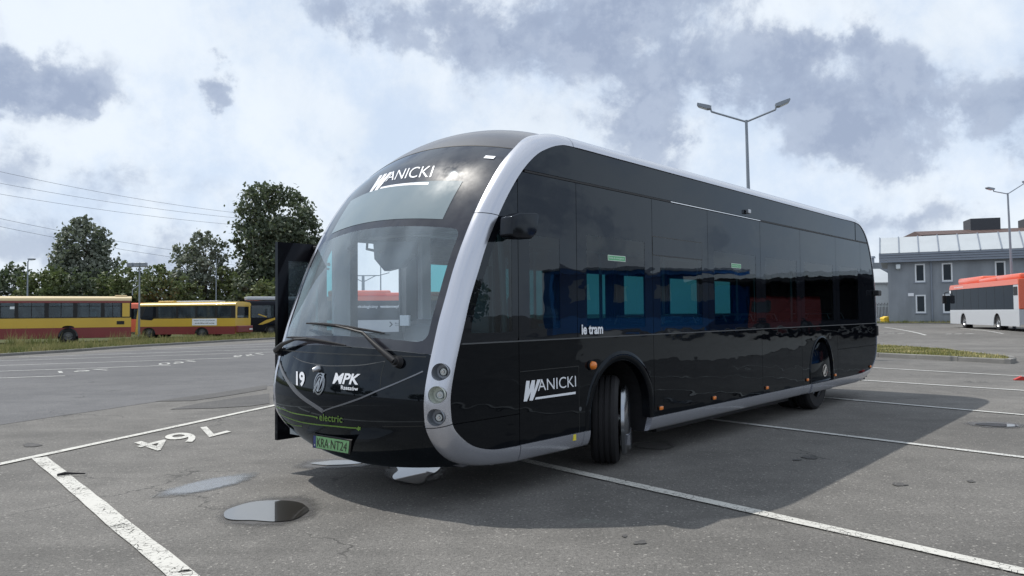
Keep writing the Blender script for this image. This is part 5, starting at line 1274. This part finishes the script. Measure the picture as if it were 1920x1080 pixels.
# the W mark with its underline, in units of the word's own box
LW=[(240,487),(298,485),(284,650),(332,478),(388,475),(374,650),(425,466),(483,463),(350,818),(292,820),(318,672),(250,832),(195,835)]
LU=[(402,765),(1072,668),(1072,708),(385,803)]
def side_px(q,off=-.004): P=BV(960+q[0]/9,660+q[1]/9,-.003); return (P[0],off,P[2])
def poly_tri(name,pts3,mat,parent=bus):
    mb=MB(); mb.add(pts3,[tuple(range(len(pts3)))]); return mb.obj(name,mat,parent,recalc=False)
lg=poly_tri('company_logo',[side_px(q) for q in LW],M['white']); poly_tri('underline',[side_px(q) for q in LU],M['white'],lg)
A=np.array(side_px((437,660)));X=np.array(side_px((1080,583)))-A;Y=np.array(side_px((455,462)))-A-(np.array([.02,0,0]))
tv,tf=textmesh('ANICKI',-.004); MB().add([A+X*x+Y*y for x,y in tv],tf).obj('lettering',M['white'],lg,recalc=False)
# the same mark above the destination display
A0=np.array(BV(960+195/9,660+835/9)); 
def uvn(q): P=side_px(q); return np.array([P[0],P[2]])
o_=uvn((195,835)); ex=uvn((1080,583))-o_; 
cx_=uvn((1072,708))-o_; W0=cx_[0]; Hh=(uvn((1080,395))-uvn((1080,583)))[1]
fo=np.array(FP(693,360.5)); fxx=np.array(FP(803,347))-fo; fyy=np.array(FP(816,322))-np.array(FP(811,342))
def fmap(q,off=.004):
    P=uvn(q)-o_; s,v=fo+fxx*(P[0]/W0)+fyy*((P[1]-(cx_[1])*P[0]/W0)/Hh); return FS(s,v,off)
lf=poly_tri('company_logo',[fmap(q) for q in LW],M['white'])
def mid(a,b_,t): return (a[0]+(b_[0]-a[0])*t,a[1]+(b_[1]-a[1])*t)
n_=12; up=[mid(LU[0],LU[1],k/n_) for k in range(n_+1)]; dn=[mid(LU[3],LU[2],k/n_) for k in range(n_+1)]
MB().add([fmap(q) for q in up+dn],[(k,k+1,n_+2+k,n_+1+k) for k in range(n_)]).obj('underline',M['white'],lf,recalc=False)
tvs=[]
for x,y in tv: tvs.append((437+(1080-437)*x+(18)*y*0,660+(583-660)*x-198*y))
MB().add([fmap(q) for q in tvs],tf).obj('lettering',M['white'],lf,recalc=False)
front_text('MPK',(624.5,719.3),(673.1,720.9),(628.5,698.9),M['white'],'lettering',.03,.12)
front_text('Rzeszów',(640.4,730),(672.7,732.4),(640.4,723.0),M['white'],'lettering',.02)
front_text('19',(556.4,723.0),(573,725.9),(556.4,696),M['white'],'fleet_number',.035)
front_text('electric',(600.2,787.6),(643,792.1),(600.2,775.4),M['lime'],'lettering',.012,space=1.06)
def fl(pts,w,name='cable_line'): return ribbon([FP(*q) for q in pts],w,M['lime'],name,.003,.002)
l1=fl([(516,762),(533,769),(548.6,773.8),(577.8,780.2),(593.4,782.6)],.006); l2=fl([(520,773),(538.9,782.5),(568,791.3),(616.7,799),(669.2,803)],.007); fl([(521,782),(529,787.4),(542.8,794.2),(566,798.3)],.006)
def fpoly(pts,mat,name,off=.004): return MB().add([FS(*FP(*q),off) for q in pts],[tuple(range(len(pts)))]).obj(name,mat,bus,recalc=False)
fpoly([(592.6,782.4),(594.7,779.4),(596.9,782.9),(594.7,786)],M['lime'],'diamond_mark')
fpoly([(669,801.5),(671.5,799.5),(674,799.0),(674,801.3),(677,801.6),(677,802.6),(674,802.6),(674,804),(676.6,804.5),(676.6,805.6),(674,805.6),(673.6,807.6),(671,806.6),(669,804.5)],M['lime'],'plug_mark')
# maker's emblem: two rings and a slanted arrow
ec=FP(599.8,718.8); R0=.083
def ecp(a,b_,off): return FS(ec[0]+b_,ec[1]-a,off)
mb=MB(); mb.grid(lambda a,b_:ecp((R0-.012*b_)*math.cos(6.2832*a),(R0-.012*b_)*1.02*math.sin(6.2832*a),.010),40,1); mb.grid(lambda a,b_:ecp((R0-.022-.008*b_)*math.cos(6.2832*a),(R0-.022-.008*b_)*math.sin(6.2832*a),.008),40,1)
for pl_ in ([(-.085,-.055),(-.07,-.075),(.012,.03),(-.002,.045)],[(-.03,-.058),(.0,-.062),(.068,.075),(.045,.078)],[(-.01,.02),(.01,.0),(.0,-.05),(-.02,-.04)]): mb.add([ecp(a,b_,.012) for a,b_ in pl_],[(0,1,2,3)])
mb.obj('emblem',M['emblem'],bus,recalc=False)
cq=FP(598,692); MB().tube([FS(cq[0],cq[1],-.01),FS(cq[0],cq[1],.02),FS(cq[0]-.02,cq[1]+.01,.055)],[.032,.030,.018],14).obj('front_camera',M['alu'],bus,auto=50)
# number plate
pc=[FS(*FP(*q),.02) for q in ((591.4,833.7),(657,844.8),(659,822.6),(593.4,812.9))]
c0=sum(pc)/4; vx=(pc[1]-pc[0]+pc[2]-pc[3])/2; vz=(pc[3]-pc[0]+pc[2]-pc[1])/2; nrm=np.cross(vx,vz); nrm/=np.linalg.norm(nrm)
if nrm[0]>0: nrm=-nrm
def PL(x,y,o=0): return c0+vx*(x-.5)+vz*(y-.5)+nrm*(.012+o)
mb=MB(); mb.add([PL(-.03,-.06,-.014),PL(1.05,-.06,-.014),PL(1.05,1.06,-.014),PL(-.03,1.06,-.014),PL(-.03,-.06,-.002),PL(1.05,-.06,-.002),PL(1.05,1.06,-.002),PL(-.03,1.06,-.002)],[(0,1,2,3),(4,5,6,7),(0,1,5,4),(1,2,6,5),(2,3,7,6),(3,0,4,7)]); pf=mb.obj('plate_holder',M['plastic'],bus)
def quad(a,b_,c,d,mat,name,par,o=0): return MB().add([PL(a,b_,o),PL(c,b_,o),PL(c,d,o),PL(a,d,o)],[(0,1,2,3)]).obj(name,mat,par,recalc=False)
quad(.0,.0,1.0,1.0,M['plate'],'number_plate',pf); quad(.0,.0,.075,1.0,M['blue'],'country_strip',pf,.001); quad(.025,.15,.05,.32,M['white'],'country_code',pf,.002)
tvp,tfp=textmesh('KRA',.0); MB().add([PL(.11+.33*x,.14+.72*y,.002) for x,y in tvp],tfp).obj('lettering',M['ink'],pf,recalc=False)
tvp,tfp=textmesh('NT24',.0); MB().add([PL(.51+.44*x,.14+.72*y,.002) for x,y in tvp],tfp).obj('lettering',M['ink'],pf,recalc=False)
quad(.455,.42,.485,.58,M['white'],'registration_sticker',pf,.002)
MB().tube([FS(FP(770,866)[0]+.03,.72,-.10)+np.array([.12,0,-.02]),FS(FP(770,866)[0]+.03,.72,-.10)+np.array([.12,0,-.11])],[.035,.05],10).obj('towing_eye',M['plastic'],bus)
# ie tram badge
q=BV(1110,620); A=np.array(BV(1089,627.5)); B_=np.array(BV(1129,626)); Tt=np.array(BV(1089,608.5))
tv2,tf2=textmesh('ie tram',.03,0,.98)
mb=MB()
mb.add([(A[0]+(B_[0]-A[0])*x,-.012,A[2]+(B_[2]-A[2])*x+(Tt[2]-A[2])*y) for x,y in tv2],tf2); mb.obj('badge',M['white'],bus,recalc=False)
# wipers
def wiper(piv,mid_,a,b_,mir=False):
    f_=(lambda s,v,o:FS(s,WB-v,o)) if mir else FS
    P=FP(*piv);Mq=FP(*mid_);A=FP(*a);B_=FP(*b_)
    w=MB().tube([FS(*P,.0),FS(*P,.05)],[.05,.045],16).tube([FS(*P,.05),FS(*P,.075)],[.03,.028],12).tube([FS(*P,.06),FS((P[0]*.5+Mq[0]*.5),(P[1]*.5+Mq[1]*.5),.085),FS(*Mq,.075)],[.030,.022,.014],8).obj('wiper',M['plastic'],bus,auto=50)
    pts=[FS(A[0]+(B_[0]-A[0])*t,A[1]+(B_[1]-A[1])*t,.035+.02*math.sin(math.pi*t)) for t in np.linspace(0,1,9)]
    MB().tube(pts,[.006,.010,.012,.016,.016,.016,.012,.010,.006],8).obj('wiper_blade',M['rubber'],w)
    m_=FS(A[0]+(B_[0]-A[0])*.5,A[1]+(B_[1]-A[1])*.5,.06); MB().tube([FS(*Mq,.075),m_],.012,6).obj('wiper_link',M['plastic'],w)
wiper((749,681),(692,628),(580,608.5),(727,626))
try: wiper((524,658),(563,641),(543,635),(654,649))
except Exception as e: print('wiper2',e)
# mirror camera pod on the near side
ma=BV(938,405,-.0);mb_=BV(1002,447)
mr=MB(); 
o=mr.prism([(-.02,-.11),(.0,.06),(.10,.10),(.34,.125),(.37,.10),(.33,-.07),(.26,-.12),(.05,-.13)],1,-.24,-.09,Matrix.Translation((float(BV(950,405,-.17)[0]),0,2.45))).obj('mirror_pod',M['mirrorcase'],bus)
bv=o.modifiers.new('bevel','BEVEL'); bv.width=.028; bv.segments=4; bv.limit_method='ANGLE'; o.data.polygons.foreach_set('use_smooth',[True]*len(o.data.polygons))
MB().tube([(-1.05,.03,2.47),(-.98,-.12,2.45)],.035,8).obj('mirror_arm',M['mirrorcase'],bus)
# open front door leaf slid forward outside the far side
dl=thing('door_leaf_tmp','x','x'); bpy.data.objects.remove(dl)
mb=MB(); U0,U1,VD=-1.74,-1.12,WB+.14
mb.box(U0,U0+.13,VD,VD+.05,.34,2.46).box(U1-.09,U1,VD,VD+.05,.34,2.46).box(U0+.13,U1-.09,VD,VD+.05,2.26,2.46).box(U0+.13,U1-.09,VD,VD+.05,.34,.95)
dr_=mb.obj('door',M['doorblack'],bus); MB().box(U0+.13,U1-.09,VD+.018,VD+.026,.95,2.26).obj('door_glass',M['busglass'],dr_)
MB().tube([(U1-.15,VD-.03,.9),(U1-.15,VD-.03,2.0)],.015,8).obj('handle',M['alu'],dr_)
MB().tube([(-.9,WB-.1,2.42),(-1.3,VD,2.42)],.025,6).obj('door_arm',M['plastic'],dr_)
# a mirror arm at the rear edge
q=BV(1640,549,-.03); MB().box(q[0]-.06,q[0]+.14,-.12,.0,q[2]-.06,q[2]+.05,bev=.02).obj('rear_camera',M['plastic'],bus); q=BV(1644,620,-.0); MB().box(q[0]-.06,q[0]+.02,-.03,.01,q[2]-.10,q[2]+.10,bev=.01).obj('rear_marker',M['plastic'],bus)
# ---- interior
M['floor']=simple('bus_floor',(.06,.062,.07),.7); M['ceil']=simple('bus_ceiling',(.30,.34,.37),.6)
mb=MB()
for u0,u1,v in ((-1.55,.15,.09),(.16,1.42,.88),(1.43,6.36,.09),(6.37,7.50,.88),(7.51,9.7,.09)): mb.box(u0,u1,v,WB-v,.36,.40)
for u0,u1,v in ((-1.20,.14,.1),(.16,1.42,.9),(1.43,6.36,.1),(6.37,7.50,.9),(7.51,9.6,.1)): mb.box(u0,u1,v,WB-v,.315,.355)
mb.obj('floor',M['floor'],bus)
MB().box(-1.0,9.2,.10,WB-.10,2.62,2.66).obj('ceiling',M['ceil'],bus)
for v in (.5,WB-.5): MB().box(-.9,9.1,v-.09,v+.09,2.585,2.618,bev=.01).obj('ceiling_duct',M['lgrey'],bus)
MB().box(-1.05,-.86,.40,WB-.40,2.50,2.88).obj('display_housing',M['dgrey'],bus)
ds=MB().prism([(-1.84,.95),(-1.60,.95),(-1.15,.95),(-1.12,1.30),(-1.30,1.42),(-1.62,1.405),(-1.86,1.33)],1,.22,WB-.85); d_o=ds.obj('dashboard',M['dgrey'],bus)
MB().prism([(-1.80,.45),(-1.2,.45),(-1.18,1.28),(-1.82,1.28)],1,WB-.85,WB-.2).obj('dash_side',M['grey'],bus)
MB().prism([(-1.38,1.42),(-1.16,1.38),(-1.20,1.62),(-1.36,1.58)],1,.45,1.05).obj('instrument_binnacle',M['plastic'],d_o); MB().box(-1.40,-1.38,.95,1.08,1.56,1.66).obj('ticket_terminal',M['white'],d_o)
sw=Matrix.Translation((-1.02,.72,1.40))@Matrix.Rotation(math.radians(-28),4,'Y')
mb=MB(); mb.tube([sw@Vector((.23*math.cos(t),.23*math.sin(t),0)) for t in np.linspace(0,2*math.pi,28)],.014,8,False).tube([sw@Vector((-.22,0,0)),sw@Vector((.22,0,0))],.012,6).tube([sw@Vector((0,0,0)),sw@Vector((-.05,0,-.35))],.04,8).obj('steering_wheel',M['plastic'],bus)
MB().box(-.62,-.14,.42,.92,.75,.87,bev=.04).box(-.20,-.06,.44,.90,.85,1.62,bev=.05).box(-.19,-.09,.54,.80,1.63,1.85,bev=.04).box(-.5,-.2,.5,.84,.41,.75).obj('driver_seat',M['seat'],bus,auto=40)
o=MB().box(-.02,.02,.10,1.20,.40,1.30).box(-.02,.02,1.14,1.20,1.30,2.58).obj('cab_partition',M['lgrey'],bus); MB().box(-.005,.005,.10,1.14,1.30,2.45).obj('partition_glass',M['clear'],o)
MB().box(-.85,-.02,1.16,1.20,.40,1.35).obj('cab_door',M['lgrey'],bus)
MB().box(-1.13,-1.08,.16,.62,1.45,2.1).obj('sun_blind',M['grey'],bus); MB().tube([(-.95,.12,1.42),(-1.02,.12,2.55)],.028,8).obj('cab_pillar',M['lgrey'],bus)
mb=MB(); tt=Matrix.Translation((-1.22,1.38,2.26)); mb.prism([(-.30,.12),(.30,.16),(.28,-.02),(.12,-.15),(-.14,-.12),(-.30,.0)][::-1],0,-.03,.04,tt); o=mb.obj('interior_mirror',M['mirrorcase'],bus); MB().tube([(-1.25,1.52,2.30),(-1.20,1.85,2.36),(-1.15,1.9,2.5)],.015,6).obj('mirror_stalk',M['plastic'],o)
# far-side post, door portal and lining
MB().box(-1.17,-.86,WB-.07,WB-.03,.36,2.60).obj('door_post',M['lgrey'],bus); MB().box(-.17,.02,WB-.12,WB-.035,.36,2.60).obj('door_post',M['dgrey'],bus); MB().box(-.0,.14,WB-.22,WB-.14,.36,2.60).obj('door_post',M['lgrey'],bus)
for u in (1.5,3.0,4.5,6.0,7.6): MB().tube([(u,.75,.4),(u,.75,2.6)],.018,8).tube([(u,WB-.75,.4),(u,WB-.75,2.6)],.018,8).obj('grab_pole',M['amber'] if False else M['alu'],bus)
for u in (1.65,2.5,3.4,4.3,5.2,7.6,8.4):
    for v in (.12,WB-1.05):
        if v>1 and 2.3<u<4.6: continue
        o=MB().box(u,u+.42,v,v+.92,.82,.90,bev=.03).box(u+.36,u+.45,v,v+.92,.88,1.52,bev=.03).box(u+.1,u+.35,v+.3,v+.6,.41,.82).obj('passenger_seat',M['seat'],bus,auto=40)
        MB().tube([(u+.42,v+.1,1.5),(u+.42,v+.15,1.62),(u+.42,v+.77,1.62),(u+.42,v+.82,1.5)],.014,6).obj('grab_handle',M['alu'],o)
MB().box(-.7,9.2,.9,WB-.9,.25,.31).box(2.0,6.2,.3,WB-.3,.20,.25).obj('underframe',M['plastic'],bus)
MB().tube([(.9,.35,.485),(.9,WB-.35,.485)],.09,10).tube([(RAX-.03,.3,.485),(RAX-.03,WB-.3,.485)],.12,10).obj('axles',M['plastic'],bus)
